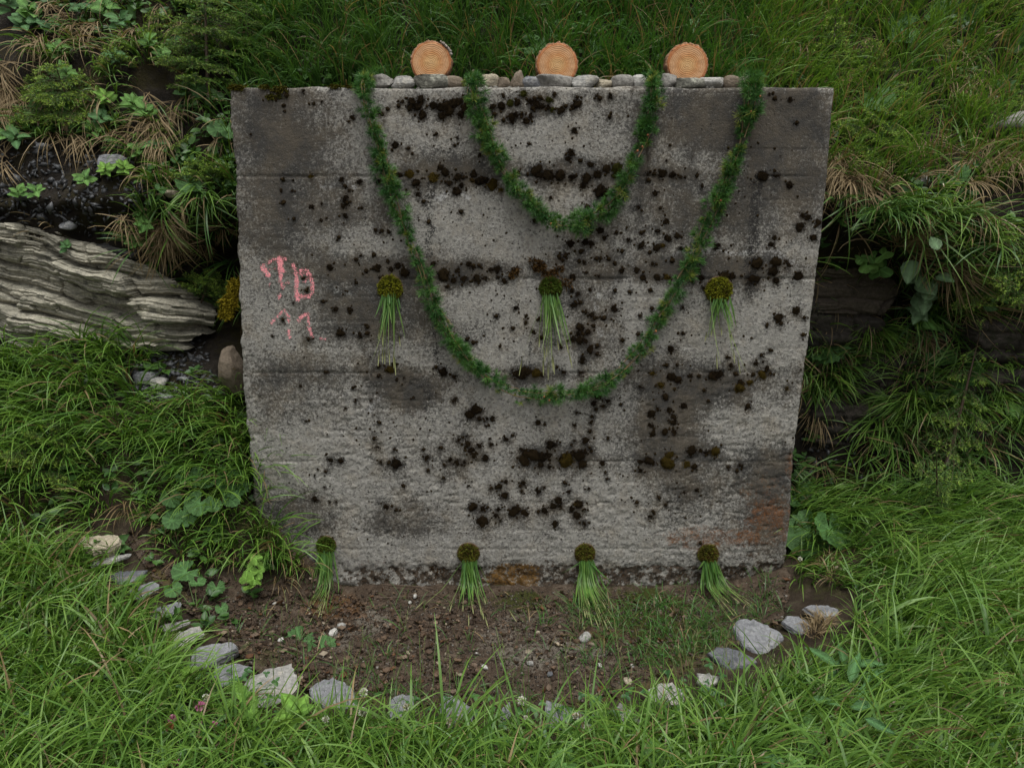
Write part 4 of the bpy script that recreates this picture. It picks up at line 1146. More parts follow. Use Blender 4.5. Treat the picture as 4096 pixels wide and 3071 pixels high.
ck = t.math('ABSOLUTE', t.math('SINE', t.math('MULTIPLY', t.math('ADD', an_, t.math('MULTIPLY', sm, .25)), 1.5)))
ckf = t.math('MULTIPLY', t.math('LESS_THAN', ck, .05), t.math('GREATER_THAN', rr, .03))
c = t.mix(t.math('MULTIPLY', ckf, .35), c, (0.22, 0.09, 0.03))
saw = t.noise(30, 2, vec=t.mapped((1.5, 1, 14), (0, .5, 0)))
c = t.mix(t.math('MULTIPLY', t.ramp(saw, [(0.45, 0.0), (0.7, 1.0)]), 0.25), c, (0.62, 0.42, 0.24))
c = t.mix(t.math('MULTIPLY', t.ramp(sm, [(0.55, 0.0), (0.7, 1.0)]), 0.35), c, (0.30, 0.16, 0.08))
M['sawn'] = t.done(t.bsdf(c, 0.75, bump=t.math('ADD', wv2, t.noise(200, 3)), bstr=0.35, bdist=0.003, spec=0.25))
M['barkm'] = simple('larch_bark', (0.20, 0.085, 0.035), (0.42, 0.27, 0.17), 70, 0.95, 1.0)
M['barkg'] = simple('grey_bark', (0.22, 0.18, 0.15), (0.42, 0.38, 0.33), 40, 0.95, 1.0)


def log_slice(u, v, rp, seed, lab, tilt, spin):
    r = np.random.default_rng(seed)
    yy = 0.135
    p = at(u, v, yy); s_ = (yy - CAM[1]) / FPX
    R = rp * s_ * 0.965
    na, nr = 120, 10
    an = np.linspace(0, 2 * math.pi, na, endpoint=False)
    per = R * (1 + 0.03 * np.sin(an * 2 + seed) + 0.018 * np.sin(an * 3 + seed * 2) + 0.008 * fbm(np.stack([np.cos(an) * 4, np.sin(an) * 4, np.full(na, seed)], -1), 3, seed))
    th = 0.05
    root = thing('log_slice', (p[0], yy, ZT), lab, 'log slice', 'log slices standing on the wall top')
    cz = p[2] - ZT
    b = Bag()
    V = [np.array([[0, 0, 0]])]
    for k in range(1, nr + 1):
        q = per * k / nr
        V.append(np.stack([q * np.cos(an), 0.0012 * fbm(np.stack([q * np.cos(an) * 60, q * 0, q * np.sin(an) * 60], -1), 2, seed), q * np.sin(an)], -1))
    V.append(np.stack([per * np.cos(an), np.full(na, th), per * np.sin(an)], -1))
    V.append(np.array([[0, th, 0]]))
    V = np.vstack(V)
    F = [[0, 1 + (j + 1) % na, 1 + j, 1 + j] for j in range(na)]
    for k in range(nr):
        o1, o2 = 1 + k * na, 1 + (k + 1) * na
        F += [[o1 + j, o1 + (j + 1) % na, o2 + (j + 1) % na, o2 + j] for j in range(na)]
    o1 = 1 + nr * na; ce = len(V) - 1
    F += [[o1 + j, o1 + (j + 1) % na, ce, ce] for j in range(na)]
    b.add(V, F, (1, 1, 1))
    wood = obj('wood', b.mesh('wood', M['sawn'], smooth=False), root, (0, 0, cz))
    wood.rotation_euler = (tilt, spin, 0)
    # bark: a ragged shell round the rim, flaking off in places
    b = Bag()
    jag = fbm(np.stack([np.cos(an) * 9, np.sin(an) * 9, np.full(na, seed + 4.0)], -1), 3, seed + 1)
    tk = 0.0016 + 0.0045 * np.clip(jag + 0.3, 0, 1) * (1 + .8 * (np.sin(an * 1.0 + {1: -.3, 2: -.2, 3: -.4}[seed]) > .3)) + 0.002 * (r.random(na) < 0.15)
    fy = -0.0015 + 0.003 * r.random(na)
    ring = []
    for rad, y_ in ((per * 0.985, fy), (per + tk, fy + 0.001), (per + tk * 1.1, np.full(na, th * .5)), (per + tk, np.full(na, th)), (per * .98, np.full(na, th))):
        ring.append(np.stack([rad * np.cos(an), y_, rad * np.sin(an)], -1))
    V = np.vstack(ring)
    F = []
    for k in range(4):
        o1, o2 = k * na, (k + 1) * na
        F += [[o1 + j, o2 + j, o2 + (j + 1) % na, o1 + (j + 1) % na] for j in range(na)]
    b.add(V, F, (1, 1, 1))
    bark = obj('bark', b.mesh('bark', M['barkm'], smooth=False), root, (0, 0, cz))
    bark.rotation_euler = (tilt, spin, 0)
    b = Bag()                                               # loose grey bark plates
    for k in range(7 if seed == 1 else 0):
        a0 = 0.35 + .09 * k
        for q in range(4):
            a1 = a0 + q * 0.07
            c_ = np.array([np.cos(a1) * (R + .009), r.uniform(0, .01), np.sin(a1) * (R + .009)])
            V = iv * np.array([.006, .010, .006]) * (1 + r.normal(0, .25, (len(iv), 1))) + c_
            b.add(V, ifc, (1, 1, 1))
    if b.n:
        pl = obj('bark_plate', b.mesh('bark_plate', M['barkg'], smooth=False), root, (0, 0, cz))
        pl.rotation_euler = (tilt, spin, 0)
    return root


log_slice(1724, 248, 75, 1, 'sawn log slice at the left with grey bark hanging off its right rim', -0.06, 0.0)
log_slice(2229, 257, 77, 2, 'middle sawn log slice behind the large layered stone', -0.05, 0.0)
log_slice(2750, 259, 78, 3, 'right hand sawn log slice with a jagged upper right rim and a check below', -0.06, 0.0)

# ------------------------------------------------------------------ larch garlands, pegs
def resample(pts, step):
    pts = np.asarray(pts, float)
    d = np.r_[0, np.cumsum(np.linalg.norm(np.diff(pts, axis=0), axis=1))]
    s_ = np.arange(0, d[-1], step)
    # smooth by cubic-ish: linear then blur
    q = np.stack([np.interp(s_, d, pts[:, k]) for k in range(3)], -1)
    ke = np.ones(9) / 9
    for k in range(3):
        q[:, k] = np.convolve(np.pad(q[:, k], 4, mode='edge'), ke, mode='valid')
    return q


def garland(px, ends, lab, seed, rosettes):
    r = np.random.default_rng(seed)
    pts = [at(u, v, -0.038) for u, v in px]
    pts = [np.array(e) for e in ends[0]] + pts + [np.array(e) for e in ends[1]]
    path = resample(pts, 0.006)
    n = len(path)
    root = thing('larch_garland', (path[0][0], 0, ZT), lab, 'garland')
    o0 = np.array(root.location)
    b = Bag()
    s_ = np.arange(n)
    tan = nrm(np.gradient(path, axis=0))
    A = nrm(np.cross(tan, np.array([0, 1.0, 0]))); Bv = np.cross(tan, A)
    strands = []
    for k in range(3):                                      # overlapping leafy twigs wound round each other
        ph = r.uniform(0, 6.28); ra = 0.014 + 0.006 * fbm(np.stack([s_ * .02, s_ * 0, np.full(n, k * 5.0)], -1), 2, seed + k)
        an = ph + s_ * 0.045 * (1 if k % 2 else 0.7)
        st = path + ra[:, None] * (np.cos(an)[:, None] * A + 0.6 * np.sin(an)[:, None] * Bv)
        strands.append(st)
    step = 40
    for st in strands:
        i0 = 0
        while i0 < n - 6:
            L = int(r.uniform(25, 60))
            seg = st[i0:i0 + L]
            if len(seg) > 3:
                seg = seg + np.linspace(0, 1, len(seg))[:, None] ** 2 * (A[i0] * r.normal(0, .012) + np.array([0, -.008 * r.random(), 0]))
                tube(b, seg[::3], np.linspace(0.0026, 0.0012, len(seg[::3])), np.array([.30, .20, .10]) * r.uniform(.6, 1.2), 5)
            i0 += int(L * r.uniform(.8, 1.3))
    obj('twigs', b.mesh('twigs', M['leafbag'], o0), root)
    b = Bag()
    ii = r.integers(0, n, rosettes)
    ks = r.integers(0, 3, rosettes)
    c = np.stack(strands)[ks, ii]
    lump = 0.85 + 0.75 * fbm(np.stack([ii * .05, ks * 3.0, np.full(rosettes, seed)], -1), 2, seed + 9)
    keep_ = r.random(rosettes) < np.clip(lump * 1.1 - .1, .25, 1)
    ii, ks, c, lump = ii[keep_], ks[keep_], c[keep_], lump[keep_]; rosettes = len(ii)
    an = r.uniform(0, 6.28, rosettes)
    out = np.cos(an)[:, None] * A[ii] + np.sin(an)[:, None] * Bv[ii] + np.array([0, -0.25, 0]) + tan[ii] * r.normal(0, .5, (rosettes, 1))
    out = nrm(out)
    c = c + out * (r.uniform(0.002, 0.027, rosettes) * lump)[:, None]
    m = 38
    cc = np.repeat(c, m, 0); oo = np.repeat(out, m, 0)
    d = nrm(oo * 0.7 + r.normal(0, 0.5, (rosettes * m, 3)))
    side = r.normal(0, 1, d.shape)
    hue = np.repeat(r.random(rosettes), m)[:, None]
    c0 = np.array([.018, .06, .014]) * (1 - hue) + np.array([.04, .11, .02]) * hue
    c1 = np.array([.035, .14, .03]) * (1 - hue) + np.array([.12, .28, .055]) * hue
    ye = np.repeat(r.random(rosettes) < .07, m)[:, None]
    c1 = np.where(ye, np.array([.30, .34, .05]), c1)
    ribbons(b, cc, d, side, r.uniform(.017, .034, len(cc)) * np.repeat(np.clip(lump, .6, 1.2), m), np.full(len(cc), .0016), np.zeros(len(cc)), r.uniform(0, .5, len(cc)), 2, c0, c1, np.zeros(len(cc)), .3)
    obj('needles', b.mesh('needles', M['needle'], o0), root, kind='stuff')
    b = Bag()                                               # a few orange-brown buds
    for k in range(9 if seed == 1 else 5):
        i = r.integers(10, n - 10)
        p = path[i] + np.array([r.normal(0, .015), -.025, r.normal(0, .01)])
        b.add(iv * np.array([.005, .005, .006]) + p, ifc, np.array([.45, .17, .07]) * r.uniform(.7, 1.1))
    obj('cones', b.mesh('cones', M['leafbag'], o0), root)
    return root


zt = ZT
xo0, xo1, xi0, xi1 = at(1452, 350)[0], at(3012, 350)[0], at(1895, 350)[0], at(2612, 350)[0]
garland([(1452, 352), (1462, 400), (1480, 470), (1520, 570), (1545, 690), (1570, 790), (1600, 880), (1645, 1000), (1690, 1100), (1735, 1220), (1800, 1340), (1880, 1440), (1960, 1520), (2060, 1572), (2160, 1588), (2290, 1578), (2400, 1545), (2480, 1490), (2560, 1400), (2640, 1270), (2720, 1120), (2780, 1010), (2830, 900), (2880, 780), (2930, 680), (2975, 560), (3000, 470), (3016, 400), (3012, 356)],
        ([(xo0 + .05, .10, zt + .035), (xo0 + .03, .06, zt + .045), (xo0, .0, zt + .03)], [(xo1, .0, zt + .02), (xo1 - .03, .06, zt + .03), (xo1 - .05, .10, zt + .03)]),
        'long outer garland of larch twigs hanging in a deep loop down the wall', 1, 1500)
garland([(1895, 352), (1905, 400), (1925, 460), (1960, 560), (1990, 650), (2040, 730), (2100, 800), (2170, 868), (2240, 900), (2330, 888), (2420, 840), (2490, 760), (2520, 680), (2560, 590), (2592, 500), (2612, 420), (2612, 356)],
        ([(xi0 + .0, .10, zt + .035), (xi0 - .01, .06, zt + .045), (xi0, .0, zt + .03)], [(xi1, .0, zt + .03), (xi1 - .0, .06, zt + .045), (xi1 - .0, .10, zt + .04)]),
        'short inner garland of larch twigs hanging above the middle of the wall', 2, 860)
for (u, v, lab) in ((1494, 291, 'wooden peg holding the left end of the outer garland'), (1893, 279, 'wooden peg holding the left end of the inner garland'), (2599, 294, 'wooden peg holding the right end of the inner garland'), (2977, 291, 'wooden peg holding the right end of the outer garland')):
    p = at(u, v, .10)
    b = Bag(); tube(b, [(0, 0, -.01), (0, 0, (p[2] - ZT) * .6), (0.001, 0, p[2] - ZT)], .0065 if u < 1500 else .0045, (1, 1, 1), 10)
    obj('wooden_peg', b.mesh('wooden_peg', M['peg'], smooth=False), None, (p[0], .10, ZT), lab, 'peg', 'pegs holding the garland ends')

# ------------------------------------------------------------------ moss plugs with hanging grass in the drain holes
M['pipe'] = simple('rusty_pipe', (0.05, 0.03, 0.02), (0.13, 0.085, 0.05), 60)
PLUG = [(1560, 1151, 46, 'y', [170, 330], 44, .0, 'moss plug with a short grass tassel at the left of the upper row of drains'),
        (2203, 1152, 42, 'g', [200, 350], 46, .14, 'moss plug with a long grass tassel under the brown moss mat'),
        (2876, 1160, 50, 'y', [150, 320], 30, .10, 'moss plug with a wispy grass tassel at the right of the upper row of drains'),
        (1305, 2180, 38, 'g', [190, 330], 52, -.05, 'moss plug with a grass tassel at the lower left corner of the wall'),
        (1874, 2213, 44, 'r', [200, 340], 48, .06, 'moss plug with forked grass tassel above the ochre moss at the wall foot'),
        (2340, 2212, 40, 'r', [200, 340], 84, .12, 'moss plug with the thickest grass tassel low on the wall'),
        (2832, 2215, 42, 'r', [180, 310], 60, .26, 'moss plug with a grass tassel sweeping right below the orange rust stain')]
for k, (u, v, rp, kd, ln, nbl, lean, lab) in enumerate(PLUG):
    r = np.random.default_rng(700 + k)
    p = at(u, v, -0.005); s_ = (p[1] - CAM[1]) / FPX; R = rp * s_
    root = thing('moss_plug', p, lab, 'moss plug', 'moss plugs with grass in the drain holes')
    b = Bag()
    an = np.linspace(0, 2 * math.pi, 28)
    tube(b, np.stack([np.cos(an) * R * 1.04, np.full(28, 0.004), np.sin(an) * R * 1.04], -1), .005, (1, 1, 1), 6)
    obj('drain_pipe', b.mesh('drain_pipe', M['pipe']), root)
    b = Bag()
    V = ICO3[0] * (1 + .12 * fbm(ICO3[0] * 3 + k, 3, k)[:, None]) * np.array([R, R * .55, R]) * .93
    b.add(V, ICO3[1], (.03, .035, .008))
    n = 1500
    d = nrm(r.normal(0, 1, (n, 3)) * np.array([1, 1, 1])); d[:, 1] = -np.abs(d[:, 1])
    q = d * np.array([R, R * .55, R]) * (.9 + .14 * fbm(d * 4 + k, 2, k)[:, None])
    tt = np.clip(.5 + .9 * fbm(d * 3.5 + 9, 3, k + 3), 0, 1)[:, None]
    ca, cb = {'y': ((.07, .08, .008), (.27, .28, .022)), 'g': ((.035, .06, .010), (.11, .17, .024)), 'r': ((.06, .05, .014), (.16, .18, .022))}[kd]
    col = np.array(ca) * (1 - tt) + np.array(cb) * tt
    br = (r.random((n, 1)) < {'y': .12, 'g': .08, 'r': .3}[kd])
    col = np.where(br, np.array([.075, .04, .014]), col)
    ribbons(b, q, d + r.normal(0, .35, (n, 3)), r.normal(0, 1, (n, 3)) + np.array([0, 0, -.6]), r.uniform(.008, .017, n), r.uniform(.002, .0045, n), np.zeros(n), r.uniform(.2, 1.4, n), 3, col * .6, col * 1.2)
    obj('moss_ball', b.mesh('moss_ball', M['moss_bag']), root)
    b = Bag()
    n = int(nbl * 1.4)
    x0 = r.normal(0, R * .34, n)
    P = np.stack([np.clip(x0, -R * .8, R * .8), np.full(n, -R * .42) + r.normal(0, .006, n), np.full(n, -R * .62) + r.normal(0, .006, n)], -1)
    if k > 2:
        ln = [ln[0] * 1.2, ln[1] * 1.25]
    L = ln[0] * (.22 + .95 * r.random(n) ** 1.6)
    lg = r.random(n) < .16
    L = np.where(lg, r.uniform(ln[0], ln[1], n), L) * s_
    fan = (.10, .10, .26, .07, .16, .09, .12)[k]
    up = np.stack([P[:, 0] / R * .2 + r.normal(0, fan, n) + lean * .6, np.full(n, -.30) + r.normal(0, .08, n), np.full(n, -1.0)], -1)
    wild = r.random(n) < .12
    up[wild, 0] += r.normal(0, .5, wild.sum())
    tgt = np.stack([np.full(n, lean), np.full(n, .35), np.full(n, -1.0)], -1)
    hue = r.random((n, 1))
    c0 = np.array([.04, .12, .022]) * (1 - hue) + np.array([.09, .20, .03]) * hue
    c1 = np.array([.07, .20, .035]) * (1 - hue) + np.array([.20, .32, .07]) * hue
    c1 = np.where(lg[:, None], np.array([.28, .34, .12]), c1)
    ribbons(b, P, up, tgt, L, np.where(lg, .0034, r.uniform(.004, .0085, n)), np.zeros(n), r.uniform(.05, .55, n) * r.choice([-1, 1, 1], n), 6, c0, c1, r.normal(0, .8, n))
    sel = np.where(lg)[0]                                   # seed heads
    for i in sel[:14]:
        q = P[i] + nrm(up[i]) * L[i] * .78 + np.array([lean * L[i] * .1, 0, 0])
        e = q + nrm(up[i] * .6 + tgt[i] * .4) * L[i] * .22
        tube(b, [q, (q + e) / 2, e], [.0012, .003, .0008], (.34, .36, .16), 4)
    for q_ in range(len(b.V)):
        W_ = b.V[q_] + p
        fl_ = -.03 + .02 * r.random() + .012
        ov = np.maximum(fl_ + .02 - W_[:, 2], 0)
        W_[:, 1] -= ov * .95; W_[:, 2] += ov * .97
        b.V[q_] = W_ - p
    obj('grass_tassel', b.mesh('grass_tassel', M['grass']), root, kind='stuff')
# ------------------------------------------------------------------ basin floor, kerb, litter
bx = np.linspace(-1.75, 1.5, 420); by = np.linspace(-1.12, 0.03, 170)
BX, BY = np.meshgrid(bx, by, indexing='ij')
coarse = {}
gx = np.linspace(-1.75, 1.5, 60); gy = np.linspace(-1.12, 0.03, 30)
gz = np.array([[drop(x, min(y, -0.01), 0.8)[0][2] for y in gy] for x in gx])
fx = np.clip((BX - gx[0]) / (gx[1] - gx[0]), 0, 58.999); fy = np.clip((BY - gy[0]) / (gy[1] - gy[0]), 0, 28.999)
ia, ja = fx.astype(int), fy.astype(int); ta, tb = fx - ia, fy - ja
BZ = (gz[ia, ja] * (1 - ta) * (1 - tb) + gz[ia + 1, ja] * ta * (1 - tb) + gz[ia, ja + 1] * (1 - ta) * tb + gz[ia + 1, ja + 1] * ta * tb)
BP = np.stack([BX, BY, BZ], -1)
bn = fbm(BP * np.array([9, 9, 0]), 5, 200); bn2 = fbm(BP * np.array([55, 55, 0]), 3, 205)
BP[..., 2] += 0.012 + 0.012 * bn + 0.008 * np.abs(bn2)
bu, bv = project(BP)
ins = inpoly(bu + 25 * bn, bv + 25 * bn2, BASIN) | ((np.abs(BX - .1) < 1.2) & (BY > -.06))


def bblob(u, v, ru, rv):
    return sstep(1.35, .55, np.hypot((bu - u) / ru, (bv - v) / rv) + .45 * bn + .25 * bn2)


pale = np.clip(bblob(1480, 2500, 80, 70) + .9 * bblob(1360, 2560, 60, 40) + .6 * bblob(1400, 2670, 60, 40) + .6 * bblob(1730, 2680, 50, 60) + .7 * bblob(2090, 2560, 190, 110) + .5 * bblob(2250, 2640, 240, 70) + .6 * bblob(2360, 2590, 90, 40), 0, 1)
rustb = np.clip(.9 * bblob(1330, 2430, 120, 50) + .5 * bblob(2420, 2540, 130, 40) + .4 * bblob(1100, 2250, 80, 30), 0, 1)
mossb = np.clip(.9 * bblob(2560, 2450, 230, 90) + .8 * bblob(2700, 2580, 220, 90) + .7 * bblob(2080, 2400, 110, 50) + .5 * bblob(1050, 2620, 80, 50) + .4 * bblob(1130, 2690, 60, 30), 0, 1)
t = NT('basin_soil')
n = t.noise(22, 8, 0.72); fi = t.noise(120, 5, 0.75)
c = t.ramp(n, [(0.3, (0.030, 0.021, 0.014)), (0.5, (0.075, 0.054, 0.038)), (0.7, (0.15, 0.118, 0.088))])
c = t.mix(t.math('MULTIPLY', t.ramp(fi, [(0.52, 0.0), (0.68, 1.0)]), 0.5), c, (0.16, 0.125, 0.09))
pe = t.math('ADD', t.math('MULTIPLY', t.attr('pale'), 0.75), t.math('MULTIPLY', t.math('SUBTRACT', fi, 0.5), 2.4))
pe = t.math('ADD', pe, t.math('MULTIPLY', t.math('SUBTRACT', n, 0.5), 1.6))
c = t.mix(t.ramp(pe, [(0.42, 0.0), (0.8, 0.85)]), c, t.mix(n, (0.10, 0.085, 0.065), (0.26, 0.24, 0.20)))
c = t.mix(t.math('MULTIPLY', t.attr('rust'), 0.8), c, t.mix(n, (0.07, 0.035, 0.014), (0.17, 0.085, 0.03)))
ms = t.math('ADD', t.attr('moss'), t.math('MULTIPLY', t.math('SUBTRACT', n, 0.5), 1.3))
c = t.mix(t.ramp(ms, [(0.35, 0.0), (0.7, 0.9)]), c, t.mix(fi, (0.018, 0.022, 0.005), (0.065, 0.075, 0.014)))
M['basin'] = t.done(t.bsdf(c, 0.95, bump=t.math('ADD', fi, t.math('MULTIPLY', n, 0.6)), bstr=1.0, bdist=0.015, spec=0.15))
bi = np.arange(BX.size).reshape(BX.shape)
bf = np.stack([bi[:-1, :-1], bi[1:, :-1], bi[1:, 1:], bi[:-1, 1:]], -1)
bf = bf[ins[:-1, :-1]].reshape(-1, 4)
u_, inv = np.unique(bf, return_inverse=True)
obj('basin_floor', mesh_np('basin_floor', BP.reshape(-1, 3)[u_], inv.reshape(bf.shape), M['basin'], attrs={'pale': pale.ravel()[u_], 'rust': rustb.ravel()[u_], 'moss': mossb.ravel()[u_]}), kind='structure', label='bare brown earth with leaf litter between the wall and the arc of slates')


def floor_z(x, y):
    i = np.clip(((x - bx[0]) / (bx[1] - bx[0])).astype(int), 0, len(bx) - 1); j = np.clip(((y - by[0]) / (by[1] - by[0])).astype(int), 0, len(by) - 1)
    return BP[i, j, 2]


# a low mossy kerb that carries the slates
kp = []
for u, v in RING[1:-2]:
    P, N = hit(u + (0 if v > 2700 else (14 if u < 1500 else -14)), v - 14)
    kp.append(P)
kp = resample(kp, 0.02)
b = Bag()
kr = 0.026 + 0.008 * fbm(kp * 12, 3, 210)
tube(b, kp + np.array([0, 0, -.013]), kr, (1, 1, 1), 14)
V = np.vstack(b.V); V += 0.016 * np.stack([fbm(V * 40, 2, 211), fbm(V * 40, 2, 212), fbm(V * 40, 2, 213)], -1); b.V = [V]
M['kerb'] = simple('mossy_kerb', (0.035, 0.025, 0.016), (0.085, 0.07, 0.024), 22, 0.95, 1.0)
obj('basin_kerb', b.mesh('basin_kerb', M['kerb']), kind='structure', label='low mossy concrete kerb under the arc of slates')


def basin_pts(n, poly=BASIN):
    out = []
    while sum(len(o) for o in out) < n:
        x = rng.uniform(-1.7, 1.45, n * 2); y = rng.uniform(-1.1, -0.02, n * 2)
        P = np.stack([x, y, floor_z(x, y)], -1)
        u, v = project(P)
        out.append(P[inpoly(u, v, poly)])
    return np.vstack(out)[:n]


# crumbs of earth and gravel
P = basin_pts(6500)
b = Bag()
cs = rng.uniform(.0018, .0075, len(P)) * rng.choice([1, 1, 1, 1.6], len(P))
pal = np.array([(.05, .036, .025), (.09, .07, .052), (.15, .135, .11), (.03, .022, .016), (.24, .22, .19)])
cc = pal[rng.choice(5, len(P), p=[.38, .28, .16, .14, .04])] * rng.uniform(.7, 1.2, (len(P), 1))
OCT = np.array([(1, 0, 0), (-1, 0, 0), (0, 1, 0), (0, -1, 0), (0, 0, 1), (0, 0, -1)], float) * np.array([1, .8, .6])
OCF = np.array([[0, 2, 4], [2, 1, 4], [1, 3, 4], [3, 0, 4], [2, 0, 5], [1, 2, 5], [3, 1, 5], [0, 3, 5]])
scatter(b, OCT, OCF, P + np.array([0, 0, .002]), frames(rng.normal(0, 1, (len(P), 3)), rng.normal(0, 1, (len(P), 3))), cs, cc)
for poly, cnt, cls in ((SHALE, 700, (.004, .022)), (SCREE, 420, (.004, .02)), ([(3200, 1250), (3640, 1220), (3640, 1900), (3200, 2000)], 260, (.004, .02))):
    us = [q[0] for q in poly]; vs = [q[1] for q in poly]
    got = 0
    while got < cnt:
        u, v = rng.uniform(max(min(us), -200), max(us)), rng.uniform(min(vs), max(vs))
        if not inpoly(np.array([u]), np.array([v]), poly)[0]:
            continue
        Q, N = hit(u, v); got += 1
        s_ = rng.uniform(*cls) * (1.0 if rng.random() < .8 else 1.7)
        scatter(b, OCT * np.array([1, .8, .35]), OCF, Q[None] + N * .003, frames(rng.normal(0, 1, (1, 3)), N[None] + rng.normal(0, .5, (1, 3))), np.array([s_]), np.array([[.075, .078, .082]]) * rng.uniform(.35, 1.9))
obj('gravel', b.mesh('gravel', M['leafbag'], smooth=False), kind='stuff', label='crumbs of earth, gravel and shale chips on the bare ground')

# dead leaves and twigs
LIT_V, LIT_F = [], []
for j in range(5):
    t_ = j / 4
    hw = (0.03, .30, .36, .24, .02)[j]
    for s_ in (-1, 0, 1):
        LIT_V.append((s_ * hw, t_ - .5, .24 * abs(s_) * hw / .36 + 1.1 * (t_ - .5) ** 2 + .06 * s_ * (-1) ** j))
LIT_V = np.array(LIT_V)
LIT_F = np.array([[j * 3 + k, j * 3 + k + 1, j * 3 + k + 4, j * 3 + k + 3] for j in range(4) for k in range(2)])
n = 5200
P = basin_pts(n)
u, v = project(P)
dens = np.where(u < 1900, 1.0, .35) * (0.35 + 1.0 * (fbm(P * 5, 3, 220) > -.1))
keep = rng.random(n) < dens
P = P[keep]; n = len(P)
ydir = rng.normal(0, 1, (n, 3)) * np.array([1, 1, .25]); zdir = np.array([0, 0, 1.0]) + rng.normal(0, .8, (n, 3))
pal = np.array([(.075, .05, .033), (.125, .084, .055), (.045, .03, .02), (.19, .14, .10), (.32, .27, .20), (.12, .06, .03)])
ci = rng.choice(len(pal), n, p=[.33, .27, .22, .10, .03, .05])
b = Bag()
scatter(b, LIT_V, LIT_F, P + np.array([0, 0, .006]), frames(ydir, zdir), rng.uniform(.006, .020, n) * rng.choice([1, 1, 1, 1.9], n), pal[ci] * rng.uniform(.7, 1.25, (n, 1)))
obj('leaf_litter', b.mesh('leaf_litter', M['straw']), kind='stuff', label='brown dead leaves strewn over the bare earth')
b = Bag()
P = basin_pts(420)
for p in P:
    L = rng.uniform(.02, .09); a = rng.uniform(0, 6.28)
    d = np.array([math.cos(a), math.sin(a), rng.uniform(-.1, .2)])
    s_ = np.array([-d[1], d[0], 0]) * rng.normal(0, .12)
    tube(b, [p + [0, 0, .006], p + d * L * .5 + s_ * L + [0, 0, .008], p + d * L + [0, 0, .006]], [.0011, .0009, .0006], np.array([.13, .085, .055]) * rng.uniform(.6, 1.9), 4)
for line in ([(1830, 2360), (1890, 2410), (1970, 2500)], [(1830, 2360), (1850, 2420), (1800, 2520)], [(1660, 2355), (1750, 2400), (1850, 2450)], [(1500, 2355), (1700, 2360), (1790, 2385)], [(1480, 2410), (1700, 2400), (1800, 2390)], [(1090, 2590), (1240, 2640), (1400, 2690)], [(1990, 2500), (1960, 2540), (1900, 2530)], [(1560, 2480), (1640, 2495), (1690, 2545)], [(2110, 2350), (2190, 2430), (2250, 2480)], [(2120, 2520), (2190, 2475), (2290, 2470)]):
    pts = [hit(*q)[0] + np.array([0, 0, .024]) for q in line]
    pts = resample(pts, .03)
    if len(pts) > 2:
        tube(b, pts, np.linspace(.0022, .001, len(pts)), np.array([.17, .12, .085]) * rng.uniform(.8, 1.3), 5)
obj('twig_litter', b.mesh('twig_litter', M['leafbag']), kind='stuff', label='thin dead twigs scattered over the bare earth')
PEB = [(1940, 2686, 17, 'limestone', 'bright white pebble behind the front slates'), (2399, 2678, 13, 'limestone', 'upright white pebble right of middle on the bare earth'), (2526, 2683, 14, 'limestone', 'flat white pebble beside the upright one'), (2511, 2745, 24, 'beige', 'tan pebble behind the smooth pale slate'),
       (1125, 2578, 18, 'limestone', 'white pebble left of the torn green leaf'), (1368, 2520, 20, 'slate_pale', 'grey pebble standing on the pale patch right of the torn green leaf'), (1335, 2548, 24, 'limestone', 'pale flat pebble touching the torn green leaf'), (1100, 2430, 10, 'limestone', 'small white pebble below the left corner of the wall'), (1640, 2424, 11, 'limestone', 'small white pebble near the twigs'),
       (2340, 2570, 36, 'slate_pale', 'flat grey pebble under the thickest tassel'), (2120, 2670, 16, 'slate_pale', 'grey pebble left of the long front grass stems'), (2150, 2545, 12, 'beige', 'small cream pebble on the mottled patch'), (1660, 2400, 13, 'limestone', 'white pebble with twigs at the wall foot'), (2200, 2715, 18, 'slate_dark', 'dull blue grey pebble near the kerb'), (3350, 2290, 18, 'beige', 'cream pebble in dry grass at the wall right foot'), (1905, 2628, 7, 'limestone', 'tiny white pebble below the forked tassel')]
for k, (u, v, rp, mt, lab) in enumerate(PEB):
    P, N = hit(u, v); s_ = (P[1] - CAM[1]) / FPX * 1.05
    R = rp * s_
    me = rock_me('pebble', (R, R * .7, R * .6), 900 + k, M[mt], 7, (.6, .95), .12)
    o = obj('pebble', me, None, P + np.array([0, 0, .018 + R * .2]), lab, 'pebble')
    o.rotation_euler = (0, 0, random.uniform(0, 6))

